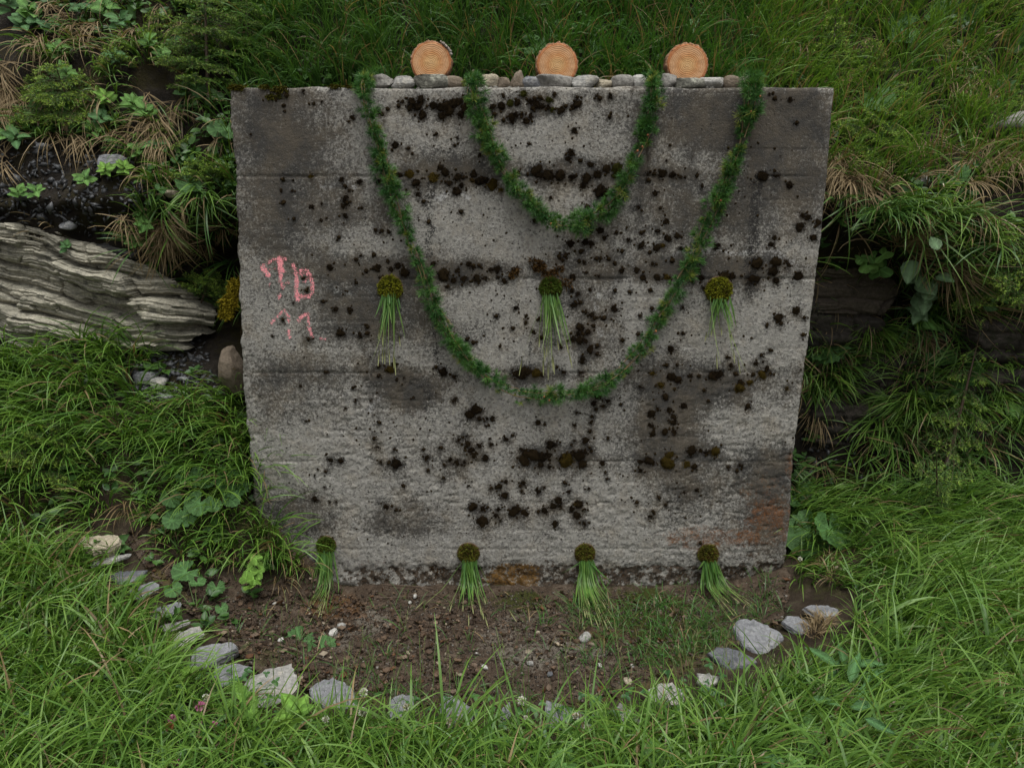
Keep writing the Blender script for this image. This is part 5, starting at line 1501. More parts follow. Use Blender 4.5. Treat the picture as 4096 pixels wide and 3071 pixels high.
# ------------------------------------------------------------------ leaves and plants
def leaf_me(name, mat, kind, seed=0):
    r = np.random.default_rng(seed)
    if kind in ('round', 'maple', 'lobed'):
        na = 41
        an = np.linspace(-2.75, 2.75, na) if kind == 'round' else np.linspace(-2.6, 2.6, na)
        tooth = 0.05 * (np.arange(na) % 2) + 0.03 * r.normal(0, 1, na)
        if kind == 'round':
            R = (0.52 + 0.05 * np.cos(an) + 0.10 * np.cos(2 * an) * 0 + tooth) * (1 - 0.10 * np.exp(-((np.abs(an) - 2.75) / .3) ** 2))
        elif kind == 'maple':
            R = 0.30 + 0.42 * np.abs(np.cos(an * 1.5)) ** 1.4 * (1 - .06 * an ** 2) + tooth * .8
        else:
            R = 0.32 + 0.28 * np.abs(np.cos(an * 1.5)) + tooth * 1.3
        V = [(0, 0, 0)]; vein = [1.0]
        for f_ in (.35, .7, 1.0):
            wav = 0.05 * f_ * np.sin(an * 3.2 + seed) + 0.03 * f_ * np.cos(an * 5 + seed * 2)
            dish = (.10 if kind == 'round' else -.06) * f_ ** 2
            for a, q, z in zip(an, R * f_, wav + dish):
                V.append((q * math.sin(a), q * math.cos(a), z))
            vein += list((np.cos(an * (9 if kind == 'round' else 6)) > .75).astype(float) * (1 - .5 * f_))
        F = [[0, 1 + j + 1, 1 + j, 1 + j] for j in range(na - 1)]
        for k in range(2):
            F += [[1 + k * na + j, 1 + k * na + j + 1, 1 + (k + 1) * na + j + 1, 1 + (k + 1) * na + j] for j in range(na - 1)]
    else:
        n = 9
        W = {'ovate': .34, 'lance': .15, 'small': .36, 'clover': .42}[kind]
        V, vein = [], []
        for j in range(n + 1):
            t_ = j / n
            w_ = W * (math.sin(math.pi * t_ ** (.75 if kind != 'clover' else 1.3)) ** (.85)) if 0 < t_ < 1 else 0.012
            w_ *= 1 + (0.09 * (-1) ** j if kind == 'lance' else 0.03 * (-1) ** j)
            for s_ in (-1, -.5, 0, .5, 1):
                V.append((s_ * w_, t_, .22 * abs(s_) * w_ / W * .34 - .25 * t_ ** 2 * (1 if kind != 'small' else .6) + .02 * math.sin(9 * t_ + s_ * 3 + seed)))
                vein.append(1.0 if s_ == 0 else (.35 if (j % 2 and abs(s_) < 1) else 0))
        F = [[j * 5 + k, j * 5 + k + 1, j * 5 + k + 6, j * 5 + k + 5] for j in range(n) for k in range(4)]
    V = np.array(V, float)
    F = np.array(F)
    tr = F[:, 2] == F[:, 3]
    T3 = np.vstack([F[tr][:, :3], F[~tr][:, [0, 1, 2]], F[~tr][:, [0, 2, 3]]])
    return mesh_np(name, V, T3, mat, attrs={'vein': vein})


LM = {}
for key, kind, mt in (('round', 'round', 'butterbur'), ('ovate', 'ovate', 'herb'), ('dark', 'ovate', 'darkherb'), ('lance', 'lance', 'darkherb'), ('maple', 'maple', 'herb'), ('lobed', 'lobed', 'herb'), ('lime', 'ovate', 'limeherb'), ('limelobed', 'lobed', 'limeherb'), ('grey', 'ovate', 'greyherb')):
    LM[key] = [leaf_me('leaf', M[mt], kind, 30 + i) for i in range(3)]


def place_leaf(parent, o0, key, p, y, z, size, i=0):
    o = obj('leaf', LM[key][i % 3], parent)
    Rm = frames(np.array([y]), np.array([z]))[0]
    m = Matrix([[*(Rm[0] * size), 0], [*(Rm[1] * size), 0], [*(Rm[2] * size), 0], [0, 0, 0, 1]])
    m.translation = Vector(np.asarray(p) - o0)
    o.matrix_local = m
    return o


def leafy(name, lab, cat, leaves, key, lift=.05, group=None, tilt=.5, stem=True, seed=0):
    """a plant whose leaves are seen at given photograph pixels: (u, v, size in pixels)"""
    r = np.random.default_rng(seed + int(leaves[0][0]))
    base = max(leaves, key=lambda q: q[1])
    P0, N0 = hit(np.mean([l[0] for l in leaves]), base[1] + base[2] * .35)
    root = thing(name, P0, lab, cat, group)
    b = Bag()
    for i, (u, v, s) in enumerate(leaves):
        P, N = hit(u, v)
        dist = np.linalg.norm(P - CAM)
        toc = nrm(CAM - P)
        p = P + toc * (lift * 2.0 * r.uniform(.6, 1.4))
        sz_ = s * dist / FPX * .98
        z = nrm(np.array([0, 0, 1.0]) * (1 - tilt) + toc * tilt + r.normal(0, .22, 3))
        if key == 'round':
            y = np.array([r.normal(0, .5), -.2, -1.0])
        else:
            y = nrm(p - (P0 + np.array([0, 0, .02]))) + r.normal(0, .3, 3) + np.array([0, -.35, .1])
        y = y - z * (y @ z)
        ctr = p if key in ('round', 'maple', 'lobed', 'limelobed') else p - nrm(y) * sz_ * .5
        place_leaf(root, P0, key, ctr, y, z, sz_, i)
        mid = (ctr + P0) / 2 + np.array([0, -.02, .03])
        tube(b, [P0 - N0 * .02, mid, ctr - z * .002], [.0022, .002, .0014], (.11, .17, .05), 5)
    if stem:
        obj('stem', b.mesh('stem', M['leafbag'], P0), root)
    return root


BB = 'butterbur plants'
for lab, lv in (
    ('butterbur with one very large notched leaf at the lower right edge of the wall', [(3240, 2130, 165), (3318, 2115, 140)]),
    ('butterbur with two small light leaves just above the very large notched leaf', [(3192, 2005, 72), (3245, 1975, 90), (3185, 1955, 40)]),
    ('butterbur with wide soft leaves touching the right edge of the wall at mid height', [(3300, 1375, 150), (3330, 1290, 100), (3270, 1400, 120)]),
    ('butterbur with a smooth broad leaf low at the left edge of the wall', [(926, 1935, 115), (830, 1925, 60), (905, 1885, 60), (960, 1900, 40)]),
    ('butterbur cluster of mid sized leaves in grass left of the wall foot', [(730, 2045, 110), (800, 2010, 90), (680, 1990, 70), (755, 1900, 90), (850, 2020, 60), (690, 2080, 60), (925, 1995, 60)]),
    ('butterbur with a ragged leaf in the dark hollow below the left cluster', [(745, 2285, 85), (790, 2330, 50), (865, 2350, 60), (885, 2430, 40), (690, 2355, 55)]),
    ('butterbur with a large torn leaf behind the drooping spruce', [(3800, 1500, 200), (3760, 1430, 90), (3700, 1480, 110), (3860, 1560, 110)]),
    ('butterbur with a curled bright leaf near the cut branch', [(3815, 705, 90), (3768, 790, 55)]),
    ('butterbur with a notched leaf hanging under the bank left of the cut branch', [(3485, 840, 80), (3425, 770, 60)]),
    ('butterbur high at the upper right with several flat leaves in a row', [(3610, 150, 85), (3600, 85, 70), (3740, 55, 60), (3810, 65, 70), (3880, 60, 70), (3790, 25, 70), (3640, 80, 50)]),
    ('butterbur beside the right edge of the photo in upper grass', [(4070, 160, 70), (4030, 350, 60), (4000, 330, 55)]),
    ('butterbur with a wide dull leaf in the grass right of the wall corner', [(3510, 400, 95)]),
    ('butterbur with a notched leaf right behind the middle log slice', [(2390, 190, 66), (2400, 120, 45), (2340, 105, 45)]),
    ('butterbur with small leaves behind the middle of the wall left of the middle log slice', [(2135, 150, 40), (2160, 165, 36), (2185, 185, 46), (2110, 155, 40), (2145, 195, 44), (2115, 205, 36)]),
    ('butterbur at the top of the photo above the middle log slice', [(2260, 110, 52), (2300, 105, 40), (2050, 75, 46), (2110, 70, 40)]),
    ('butterbur with two large overlapping leaves at the upper left edge of the wall', [(905, 515, 80), (915, 562, 70), (870, 520, 60)]),
    ('butterbur with a single big dull leaf in the bank left of the wall', [(755, 740, 85), (640, 755, 36), (800, 780, 44)]),
    ('butterbur with small leaves near the top left of the wall', [(790, 355, 52), (740, 345, 36), (720, 375, 40), (760, 330, 36)]),
    ('butterbur at the far right edge of the photo above the grass mound', [(4085, 1640, 70), (4070, 1700, 50)]),
):
    leafy('butterbur', lab, 'plant', lv, 'round', .05, BB, .55)

GR = 'small broad leaved herbs on the bank'
HERBS = [(45, 50, 7, 62, 'dark', 'at the top left corner of the photo'), (130, 85, 6, 55, 'ovate', 'right of the corner herb at top left'), (110, 125, 6, 52, 'dark', 'above bare earth near the top left corner'), (215, 140, 5, 44, 'dark', 'right of the bare earth gap at upper left'),
 (425, 65, 6, 52, 'ovate', 'standing tallest near the top of the left bank'), (490, 115, 5, 50, 'dark', 'leaning right near the top of the left bank'), (240, 235, 6, 50, 'ovate', 'below the upper left mossy shelf'), (390, 10, 5, 46, 'ovate', 'cut by the top edge of the photo at left'),
 (600, 205, 5, 48, 'ovate', 'under the pale dry straw at upper middle left'), (275, 320, 6, 44, 'ovate', 'inside the layered spruce at left'), (430, 420, 7, 46, 'lime', 'right below the layered spruce at left'), (540, 440, 7, 48, 'ovate', 'bright one above the grey flat rock'),
 (590, 470, 6, 46, 'ovate', 'right of the bright one above the grey flat rock'), (380, 545, 6, 44, 'ovate', 'left above the grey flat rock'), (415, 500, 6, 50, 'dark', 'half shaded one left of the bright herb'), (430, 700, 7, 44, 'lime', 'spreading just under the grey flat rock'),
 (500, 690, 6, 40, 'lime', 'right below the grey flat rock'), (345, 735, 4, 42, 'ovate', 'alone on dark earth'), (70, 580, 6, 46, 'dark', 'below the hanging straw at the left edge'), (35, 555, 5, 44, 'ovate', 'at the left edge above dark shale'), (80, 795, 5, 40, 'ovate', 'lowest at the left edge above the pale rock'), (150, 785, 4, 40, 'ovate', 'on dark shale above the pale rock'),
 (560, 625, 5, 48, 'ovate', 'on the straw slope right of the grey flat rock'), (580, 915, 8, 46, 'ovate', 'low one left of the hanging straw fan'), (535, 985, 8, 44, 'ovate', 'hanging just above the end of the rock face'), (615, 1010, 5, 40, 'ovate', 'beside the hanging straw fan'), (500, 1090, 4, 56, 'lime', 'with long lime leaves over the dark rock recess'), (600, 1110, 3, 52, 'lime', 'lowest lime one at the edge of the dark recess'),
 (270, 1000, 4, 32, 'dark', 'tiny one growing on the top of the rock face'), (640, 600, 5, 44, 'dark', 'shaded one near the left spruce by the wall'), (650, 240, 5, 44, 'ovate', 'under the thin trunk at upper left'), (470, 250, 5, 44, 'dark', 'between two dry tufts at upper left'), (330, 60, 5, 40, 'dark', 'near the top edge between dry stems'), (700, 200, 5, 40, 'dark', 'in the shade of the tall sapling at upper left')]


def herb(u, v, n, s, key, lab, group=GR, name='herb', up=.6, seed=0, elev=(.15, .9)):
    r = np.random.default_rng(int(u * 7 + v) + seed)
    P, N = hit(u, v)
    dist = np.linalg.norm(P - CAM); sz_ = s * dist / FPX * .82
    n = n + 3
    toc = nrm(CAM - P)
    P = P + toc * .06
    ax = nrm(np.array([0, 0, 1.0]) * up + N * .35 + toc * .35)
    e1 = nrm(np.cross(ax, np.array([1.0, .2, 0]))); e2 = np.cross(ax, e1)
    root = thing(name, P, lab, 'plant', group)
    b = Bag()
    top = P + ax * sz_ * .9
    tube(b, [P - ax * .02, (P + top) / 2 + e1 * .004, top], [.0022, .0018, .001], (.12, .18, .05), 5)
    for i in range(n):
        a = i * 2.4 + r.uniform(0, .6); el = r.uniform(*elev)
        hgt = sz_ * (.15 + .75 * i / n)
        d = math.cos(el) * (math.cos(a) * e1 + math.sin(a) * e2) + math.sin(el) * ax
        z = ax * .8 + toc * .45 - d * .4 + r.normal(0, .18, 3)
        p = P + ax * hgt + d * sz_ * .12
        tube(b, [P + ax * hgt, p], [.0012, .001], (.12, .18, .05), 4)
        place_leaf(root, P, key, p, d, z, sz_ * r.uniform(.7, 1.1), i)
    obj('stem', b.mesh('stem', M['leafbag'], P), root)
    return root


for (u, v, n, s, key, lab) in HERBS:
    herb(u, v, n, s, key, ('lime green' if key == 'lime' else 'dark green' if key == 'dark' else 'green') + ' broad leaved herb ' + lab)
herb(1190, 2900, 7, 92, 'lime', 'yellow green upright herb with oval leaves in front of the broad rounded slate', None, up=1.0, elev=(.5, 1.2))
leafy('willowherb', 'tall herb with toothed lance shaped leaves in front of the largest slab', 'plant', [(3290, 2620, 110), (3370, 2610, 100), (3240, 2690, 90), (3330, 2680, 110), (3420, 2660, 120), (3510, 2690, 120), (3330, 2750, 120), (3400, 2740, 90), (3480, 2650, 100), (3300, 2800, 90), (3470, 2820, 110), (3440, 2780, 90), (3260, 2720, 80), (3520, 2900, 90)], 'lance', .10, None, .5)
leafy('herb', 'pale lobed leaves of a meadow herb in front of the cream slab at lower left', 'plant', [(960, 2800, 95), (890, 2830, 60), (1000, 2840, 60)], 'limelobed', .09, None, .6)
leafy('herb', 'lobed herb leaves left of the cream slab beside clover', 'plant', [(735, 2690, 75), (660, 2740, 80), (640, 2760, 60)], 'limelobed', .09, None, .6)
leafy('herb', 'single pale lobed leaf low in the lawn at left', 'plant', [(232, 2790, 56), (210, 2780, 40)], 'limelobed', .08, None, .6)
leafy('herb', 'leafy stack of ivy like leaves at the grassy left foot of the wall', 'plant', [(1020, 2255, 50), (1000, 2285, 55), (1015, 2315, 55), (1030, 2290, 46), (985, 2310, 44), (1000, 2340, 44), (1025, 2235, 36)], 'limelobed', .07, None, .5)
leafy('herb', 'toothed oval leaf standing in the grass at the bottom middle right', 'plant', [(2612, 3010, 110), (2640, 3055, 90)], 'ovate', .08, None, .6)
leafy('herb', 'jagged lobed leaves at the bottom edge near the middle right', 'plant', [(2280, 3015, 90), (2320, 3040, 70), (2250, 3050, 80), (2470, 3040, 60), (2920, 2980, 60)], 'lobed', .08, None, .6)
leafy('herb', 'grey green lobed herb below the tall toothed herb', 'plant', [(3240, 2930, 75), (3235, 2890, 50), (3370, 2900, 60), (3225, 2985, 60), (3180, 3040, 50)], 'lobed', .08, None, .6)
leafy('herb', 'dark glossy leaves at the bottom edge below the grey green lobed herb', 'plant', [(3080, 3040, 80), (3110, 3060, 70), (3190, 3060, 60)], 'dark', .07, None, .6)
leafy('herb', 'faint broad leaves at the right bottom in deep grass', 'plant', [(4000, 2970, 90), (3960, 2600, 60), (3930, 2620, 50), (4080, 2900, 50)], 'dark', .06, None, .6)
leafy('maple_seedling', 'maple seedling with bright star shaped leaves over the dark hollow right of the wall', 'plant', [(3500, 1050, 62), (3520, 1080, 66), (3470, 1062, 60), (3445, 1035, 44), (3530, 1020, 52), (3480, 1025, 50)], 'maple', .08, None, .55)
leafy('willow_sprig', 'grey green willow sprig with oval leaves on the right bank', 'plant', [(3640, 1080, 90), (3660, 1100, 80), (3680, 1120, 60), (3700, 1150, 76), (3720, 1165, 70), (3690, 1190, 70), (3680, 1250, 72), (3700, 1220, 64), (3690, 1290, 64), (3670, 1270, 60), (3720, 1190, 60), (3740, 970, 56), (3760, 950, 50), (3750, 1130, 56), (3780, 1110, 60), (3670, 1210, 66), (3655, 1240, 56)], 'grey', .09, None, .5)
leafy('herb', 'patch of rounded leaves under the spreading spruce at right edge', 'plant', [(3950, 1110, 50), (3990, 1130, 52), (4030, 1120, 46), (4060, 1150, 50), (3970, 1180, 46), (4010, 1190, 50), (4050, 1220, 46), (3960, 1230, 44), (4080, 1180, 50), (3930, 1160, 44)], 'dark', .07, None, .5)
leafy('herb', 'two pale leaves on the stem above the drooping spruce top', 'plant', [(3720, 1300, 50), (3690, 1305, 46), (3755, 1310, 40)], 'ovate', .09, None, .5)
leafy('herb', 'broad pale leaf at the right edge beside dark rock', 'plant', [(4080, 1620, 90), (4050, 1640, 70)], 'ovate', .07, None, .5)
leafy('herb', 'upright herb with lance leaves above the mossy boulder at right', 'plant', [(3860, 580, 60), (3850, 640, 60), (3840, 660, 56), (3880, 620, 60), (3900, 650, 56)], 'lance', .06, None, .5)
leafy('fallen_leaf', 'torn green leaf lying folded on the bare earth', 'leaf', [(1200, 2560, 105), (1285, 2590, 92)], 'round', .02, None, .45, stem=False)

# cut branch with green shoots on the right bank
P0, _ = hit(3560, 860)
root = thing('cut_branch', P0, 'thick green cut branch with a pale sawn end and arching shoots', 'branch')
o0 = np.array(P0)
b = Bag(); tube(b, [P0 + [0, .05, -.02], at(3640, 815, P0[1] - .03), at(3770, 748, P0[1] - .10)], [.014, .0135, .0125], (.035, .05, .02), 9)
obj('branch', b.mesh('branch', M['leafbag'], o0), root)
b = Bag(); e = at(3774, 745, P0[1] - .103); tube(b, [e, e + np.array([.004, -.002, .002])], [.0122, .0118], (.75, .68, .5), 10)
obj('sawn_end', b.mesh('sawn_end', M['leafbag'], o0), root)
for line in ([(3600, 810), (3670, 778), (3730, 790), (3770, 850), (3780, 950), (3770, 1050)], [(3640, 810), (3690, 790), (3740, 800), (3765, 870), (3760, 990)], [(3610, 850), (3680, 905), (3690, 980), (3710, 1060)]):
    b = Bag(); yy = P0[1] - .09
    pts = resample([at(u, v, yy) for u, v in line], .012)
    tube(b, pts, np.linspace(.004, .0025, len(pts)), (.17, .22, .035), 6)
    obj('shoot', b.mesh('shoot', M['leafbag'], o0), root)

# ------------------------------------------------------------------ clover flowers
CL = [(1454, 2768, 15, 'w', 'white clover flower just left of the broad rounded slate'), (1451, 2846, 15, 'w', 'white clover flower on a tall stem before the broad rounded slate'), (1302, 2877, 13, 'w', 'white clover flower at the right of the yellow green herb'), (1627, 2827, 14, 'w', 'faded cream clover flower over the small upright slate'), (1796, 2884, 12, 'w', 'browning white clover flower at the foot of the rounded front slate'),
      (2088, 2801, 16, 'w', 'tallest white clover flower right of the pointed slate'), (2302, 2863, 13, 'w', 'white and brown clover flower over the long sunk slate'), (2348, 2911, 14, 'w', 'white and brown clover flower in grass at the right end of the long sunk slate'), (1325, 3062, 15, 'w', 'white clover flower cut by the bottom edge'), (823, 2790, 13, 'w', 'white clover flower left of the cream slab'), (2103, 2868, 8, 'w', 'small white clover bud between the front slates'),
      (802, 2824, 17, 'p', 'pink clover flower below the white one at left'), (690, 2874, 14, 'p', 'deep pink clover flower left of the wilted one'), (856, 2899, 13, 'p', 'pink clover flower low on the lying stem'), (704, 3062, 20, 'p', 'large pink clover flower at the bottom edge'), (1464, 3026, 14, 'p', 'pale pink clover flower hidden in grass near the bottom'), (1617, 3065, 12, 'p', 'dark pink clover flower at the bottom edge middle'), (677, 2906, 14, 'b', 'wilted brown clover flower beside the deep pink one'),
      (3200, 2475 - 240, 8, 'w', 'small white flower head in dry grass at the right foot of the wall')]
for k, (u, v, rp, kd, lab) in enumerate(CL):
    r = np.random.default_rng(950 + k)
    G, N = hit(u + r.normal(0, 12), v + 120)
    Hd = at(u, v, G[1]) if v < 2990 else None
    if Hd is None:
        G, N = hit(u, v + 60); Hd = at(u, v, G[1] - .02)
    R = rp * np.linalg.norm(Hd - CAM) / FPX
    root = thing('clover_flower', G, lab, 'flower', 'clover flowers in the front grass')
    b = Bag(); tube(b, [G - [0, 0, .02], (G + Hd) / 2 + [r.normal(0, .008), 0, 0], Hd], [.0012, .0011, .001], (.14, .22, .06), 5)
    obj('stem', b.mesh('stem', M['leafbag'], G), root)
    b = Bag(); n = 70
    d = nrm(r.normal(0, 1, (n, 3)) + np.array([0, 0, .35]))
    pal = {'w': ((.42, .45, .25), (.85, .85, .78)), 'p': ((.45, .20, .28), (.62, .20, .38)), 'b': ((.20, .10, .04), (.36, .17, .06))}[kd]
    mixc = r.random((n, 1))
    c1 = np.array(pal[1]) * (.8 + .3 * mixc)
    if kd == 'w' and ('brown' in lab or 'faded' in lab):
        c1 = np.where(r.random((n, 1)) < .35, np.array([.35, .2, .1]), c1)
    ribbons(b, Hd + d * R * .25, d, r.normal(0, 1, (n, 3)) + np.array([0, 0, .6]), np.full(n, R * .85), np.full(n, R * .42), np.zeros(n), r.uniform(.1, .9, n), 3, np.array(pal[0]), c1, np.zeros(n), .4, .6)
    obj('petals', b.mesh('petals', M['leafbag'], G), root)
# ------------------------------------------------------------------ young spruces
def spruce_meshes(seed, H, spread, droop, nwh, per, pitch=.15, tipb=1.0, sparse=1.0, tops=True):
    """trunk, branches and needle crown of a sapling, base at the origin"""
    r = np.random.default_rng(seed)
    tb, bb, cb = Bag(), Bag(), Bag()
    hh = np.linspace(0, H, 9)
    tr = np.stack([.012 * H * np.sin(hh * 5 + seed), .012 * H * np.cos(hh * 4), hh], -1)
    tube(tb, tr, np.linspace(.016 * H + .002, .0015, 9), (.11, .075, .05), 7)
    segA, segB, segT = [], [], []                           # needle-bearing segments and their closeness to a tip

    def twig(p, d, L, dr, depth):
        n = max(3, int(L / .034) + 1)
        pts = [p]
        dd = d.copy()
        for _ in range(n):
            dd = nrm(dd + np.array([0, 0, -dr / n]) + r.normal(0, .05, 3))
            pts.append(pts[-1] + dd * L / n)
        pts = np.array(pts)
        tube(bb, pts, np.linspace(.0013 + .005 * L * (depth == 0), .0006, len(pts)), np.array([.12, .075, .045]) * r.uniform(.8, 1.3), 4)
        for k in range(n):
            segA.append(pts[k]); segB.append(pts[k + 1]); segT.append(np.clip((k + 1) / n - (0 if L < .07 else .35), 0, 1))
        if depth < 1 + (L > .06) and L > .03:
            for k in range(1, n + 0):
                if r.random() > sparse:
                    continue
                for s_ in (-1, 1):
                    ax = nrm(np.cross(dd, np.array([0, 0, 1.0]) + r.normal(0, .2, 3)))
                    d2 = nrm(nrm(pts[k + 1 if k + 1 < len(pts) else k] - pts[k]) * .75 + ax * s_ * .75 + np.array([0, 0, -.08 * dr]))
                    l2 = (L * (1 - k / n) * .62 + .018) * r.uniform(.7, 1.1)
                    twig(pts[k], d2, l2, dr * .6, depth + 1)

    for w_ in range(nwh):
        f_ = (w_ + .5) / nwh
        z = H * (.10 + .84 * f_)
        L = spread * H * ((1 - f_) ** .75 * .95 + .07)
        for k in range(per):
            a = 6.283 * k / per + r.uniform(-.4, .4) + w_ * 1.3
            d = np.array([math.cos(a), math.sin(a), math.tan(pitch + .35 * f_ - .25 * droop)])
            twig(np.array([np.interp(z, hh, tr[:, 0]), np.interp(z, hh, tr[:, 1]), z]), nrm(d), L * r.uniform(.75, 1.1), droop, 0)
    twig(tr[-1], np.array([0, 0, 1.0]), .07 * H + .02, 0, 1)
    A, B_, T_ = np.array(segA), np.array(segB), np.array(segT)
    ln = np.linalg.norm(B_ - A, axis=1)
    cnt = np.maximum(2, (ln * 600).astype(int))
    ix = np.repeat(np.arange(len(A)), cnt)
    q = r.random(len(ix))[:, None]
    p = A[ix] * (1 - q) + B_[ix] * q
    dr_ = nrm(B_ - A)[ix]
    rad = r.normal(0, 1, p.shape); rad[:, 2] += .35; rad = nrm(rad - dr_ * np.sum(rad * dr_, -1, keepdims=True))
    d = nrm(dr_ * .65 + rad * .8)
    side = nrm(np.cross(d, r.normal(0, 1, p.shape)))
    nl = r.uniform(.008, .0145, len(p))[:, None]; nw = .0015
    tri = np.stack([p - side * nw, p + side * nw, p + d * nl], 1)
    tp = (T_[ix] ** 2 * tipb)[:, None]
    ca = np.array([.055, .15, .032]); cbr = np.array([.32, .48, .07])
    col = (ca * (1 - tp) + cbr * tp) * r.uniform(.7, 1.25, (len(p), 1))
    cb.add(tri.reshape(-1, 3), np.arange(len(p) * 3).reshape(-1, 3), np.repeat(col, 3, 0))
    return tb.mesh('trunk', M['leafbag']), bb.mesh('branches', M['leafbag']), cb.mesh('crown', M['needle'])


SPV = {'cone': spruce_meshes(1, .38, .40, .15, 7, 5, .35, 1.0), 'bush': spruce_meshes(2, .26, .85, .25, 4, 5, .25, 1.0), 'wide': spruce_meshes(3, .30, 1.05, .35, 4, 5, .2, 1.0), 'droop': spruce_meshes(4, .62, .46, 1.1, 6, 4, .1, .9, .6), 'tall': spruce_meshes(5, .75, .46, .5, 8, 4, .25, .6)}


def spruce(u, v, var, sc, lab, dy=0.0, tilt=(0, 0), rz=None):
    P, N = hit(u, v)
    root = thing('spruce_sapling', P + np.array([0, dy, -.02]), lab, 'tree', 'young conifers on the slopes')
    root.scale = (sc, sc, sc)
    root.rotation_euler = (tilt[0], tilt[1], rz if rz is not None else random.uniform(0, 6.28))
    for nm, me in zip(('trunk', 'branches', 'crown'), SPV[var]):
        obj(nm, me, root)
    return root


spruce(3320, 350, 'cone', 1.02, 'dark conical spruce sapling with bright shoot tips behind the upper right corner of the wall')
spruce(3470, 320, 'bush', .85, 'small loose spruce bush right of the conical sapling')
spruce(3460, 610, 'wide', .85, 'low wide spruce right beside the upper right edge of the wall', tilt=(.5, 0))
spruce(3580, 480, 'bush', .8, 'spruce bush in the grass above the low wide one', tilt=(.3, 0))
spruce(4060, 560, 'cone', .80, 'thin stemmed spruce sapling in front of the white boulder')
spruce(4030, 1110, 'wide', 1.0, 'spruce with light green boughs spreading in from the right edge', dy=-.12, tilt=(.6, -.2))
spruce(3720, 1800, 'droop', 1.02, 'drooping spruce with sparse light green twigs in front of the dark right bank', dy=-.16, tilt=(.10, 0))
spruce(3700, 1990, 'droop', .62, 'thin hanging spruce twigs below the drooping spruce', dy=-.12, tilt=(.5, .2))
spruce(3980, 2050, 'bush', .6, 'small drooping spruce at right under the dark bank', tilt=(.5, 0))
spruce(2535, 300, 'bush', .58, 'bright little spruce behind the right end of the inner garland')
spruce(2950, 300, 'bush', .5, 'small pale spruce shoot behind the right end of the outer garland')
spruce(845, 400, 'tall', .90, 'tall dark sapling with a thin bare trunk at the upper left of the wall')
spruce(1000, 250, 'tall', .55, 'dark sapling behind the upper left corner of the wall')
spruce(290, 450, 'wide', .92, 'layered spruce with yellow green tips on the upper left bank', tilt=(.45, 0))
spruce(170, 400, 'bush', .62, 'small spruce spreading left of the layered one', tilt=(.4, 0))
spruce(490, 300, 'bush', .8, 'shaded spruce bush above the layered one at upper left', tilt=(.4, 0))
spruce(680, 180, 'bush', .75, 'spruce bush under the tall dark sapling', tilt=(.4, 0))
spruce(830, 760, 'wide', .70, 'spruce spreading against the left edge of the wall at upper mid height', dy=-.02, tilt=(.5, .15))
spruce(830, 1190, 'wide', .66, 'drooping spruce over the dark recess left of the wall', dy=-.08, tilt=(.6, .1))
spruce(170, 1880, 'wide', .90, 'low spruce bush in the long grass at the left edge', tilt=(.3, 0))
spruce(4000, 90, 'bush', .9, 'spruce bush in the upper right corner of the photo')
spruce(3850, 250, 'bush', .6, 'faint spruce bush in grass at upper right', tilt=(.3, 0))
spruce(3650, 520, 'bush', .6, 'small spruce at the lip of the right bank', tilt=(.5, 0))
spruce(700, 620, 'bush', .7, 'shaded spruce in the middle of the left bank', tilt=(.5, 0))

# ------------------------------------------------------------------ grass
def clumps(per_m2, mask):
    n = int(per_m2 * AREA)
    P, N, tt = sample(n)
    u, v = project(P)
    ok = (u > -500) & (u < 4600) & (v > -500) & (v < 3500)
    behind = (np.abs(P[:, 0] - .06) < 1.24) & (P[:, 1] > -.02) & (P[:, 2] < 2.2)
    ok &= ~behind
    P, N, tt, u, v = P[ok], N[ok], tt[ok], u[ok], v[ok]
    m = mask(P, N, tt, u, v)
    k = rng.random(len(P)) < m
    return P[k], N[k], tt[k], u[k], v[k]


def tussocks(bag, P, N, nb, L, wd, lean, curl, spread, flop, ca, cb, tipa, tipb, dry=0.0, rad=.03, upz=.8, K=6, ls=None):
    n = len(P)
    if n == 0:
        return
    m = rng.integers(int(nb * .6), int(nb * 1.4) + 1, n)
    ix = np.repeat(np.arange(n), m); q = len(ix)
    N_ = N[ix]
    up = nrm(N_ * (1 - upz) + np.array([0, 0, 1.0]) * upz)
    rd = rng.normal(0, 1, (q, 3)); rd = nrm(rd - N_ * np.sum(rd * N_, -1, keepdims=True))
    base = P[ix] + rd * (rad * np.sqrt(rng.random(q)))[:, None] - N_ * .008
    fl = np.broadcast_to(flop, (n, 3))[ix]
    az = rng.normal(0, 1, (n, 3))[ix]
    side = rd * spread + fl + az * .35 + rng.normal(0, .35, (q, 3))
    sz_ = rng.uniform(.65, 1.15, n)[ix] * (1.0 if ls is None else ls[ix])
    LL = rng.uniform(L[0], L[1], q) * sz_
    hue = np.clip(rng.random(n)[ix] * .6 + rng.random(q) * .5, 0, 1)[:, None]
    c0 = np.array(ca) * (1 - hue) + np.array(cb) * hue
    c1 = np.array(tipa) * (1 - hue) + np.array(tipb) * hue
    dd = (rng.random(q) < dry)[:, None]
    dc = np.array([.30, .22, .11]) * rng.uniform(.5, 1.2, (q, 1))
    c0 = np.where(dd, dc * .8, c0); c1 = np.where(dd, dc, c1)
    ribbons(bag, base, up, side, LL, rng.uniform(wd[0], wd[1], q), rng.uniform(lean[0], lean[1], q), rng.uniform(curl[0], curl[1], q), K, c0, c1, rng.normal(0, .8, q))


ringd = lambda u, v: seg_dist(u, v, RING)
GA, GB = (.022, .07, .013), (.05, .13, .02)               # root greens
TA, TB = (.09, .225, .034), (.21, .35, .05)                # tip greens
DA, DB, DTA, DTB = (.018, .06, .014), (.035, .09, .02), (.055, .15, .032), (.11, .23, .045)  # darker greens; on the slope they stand in for tree shade
front = Bag()


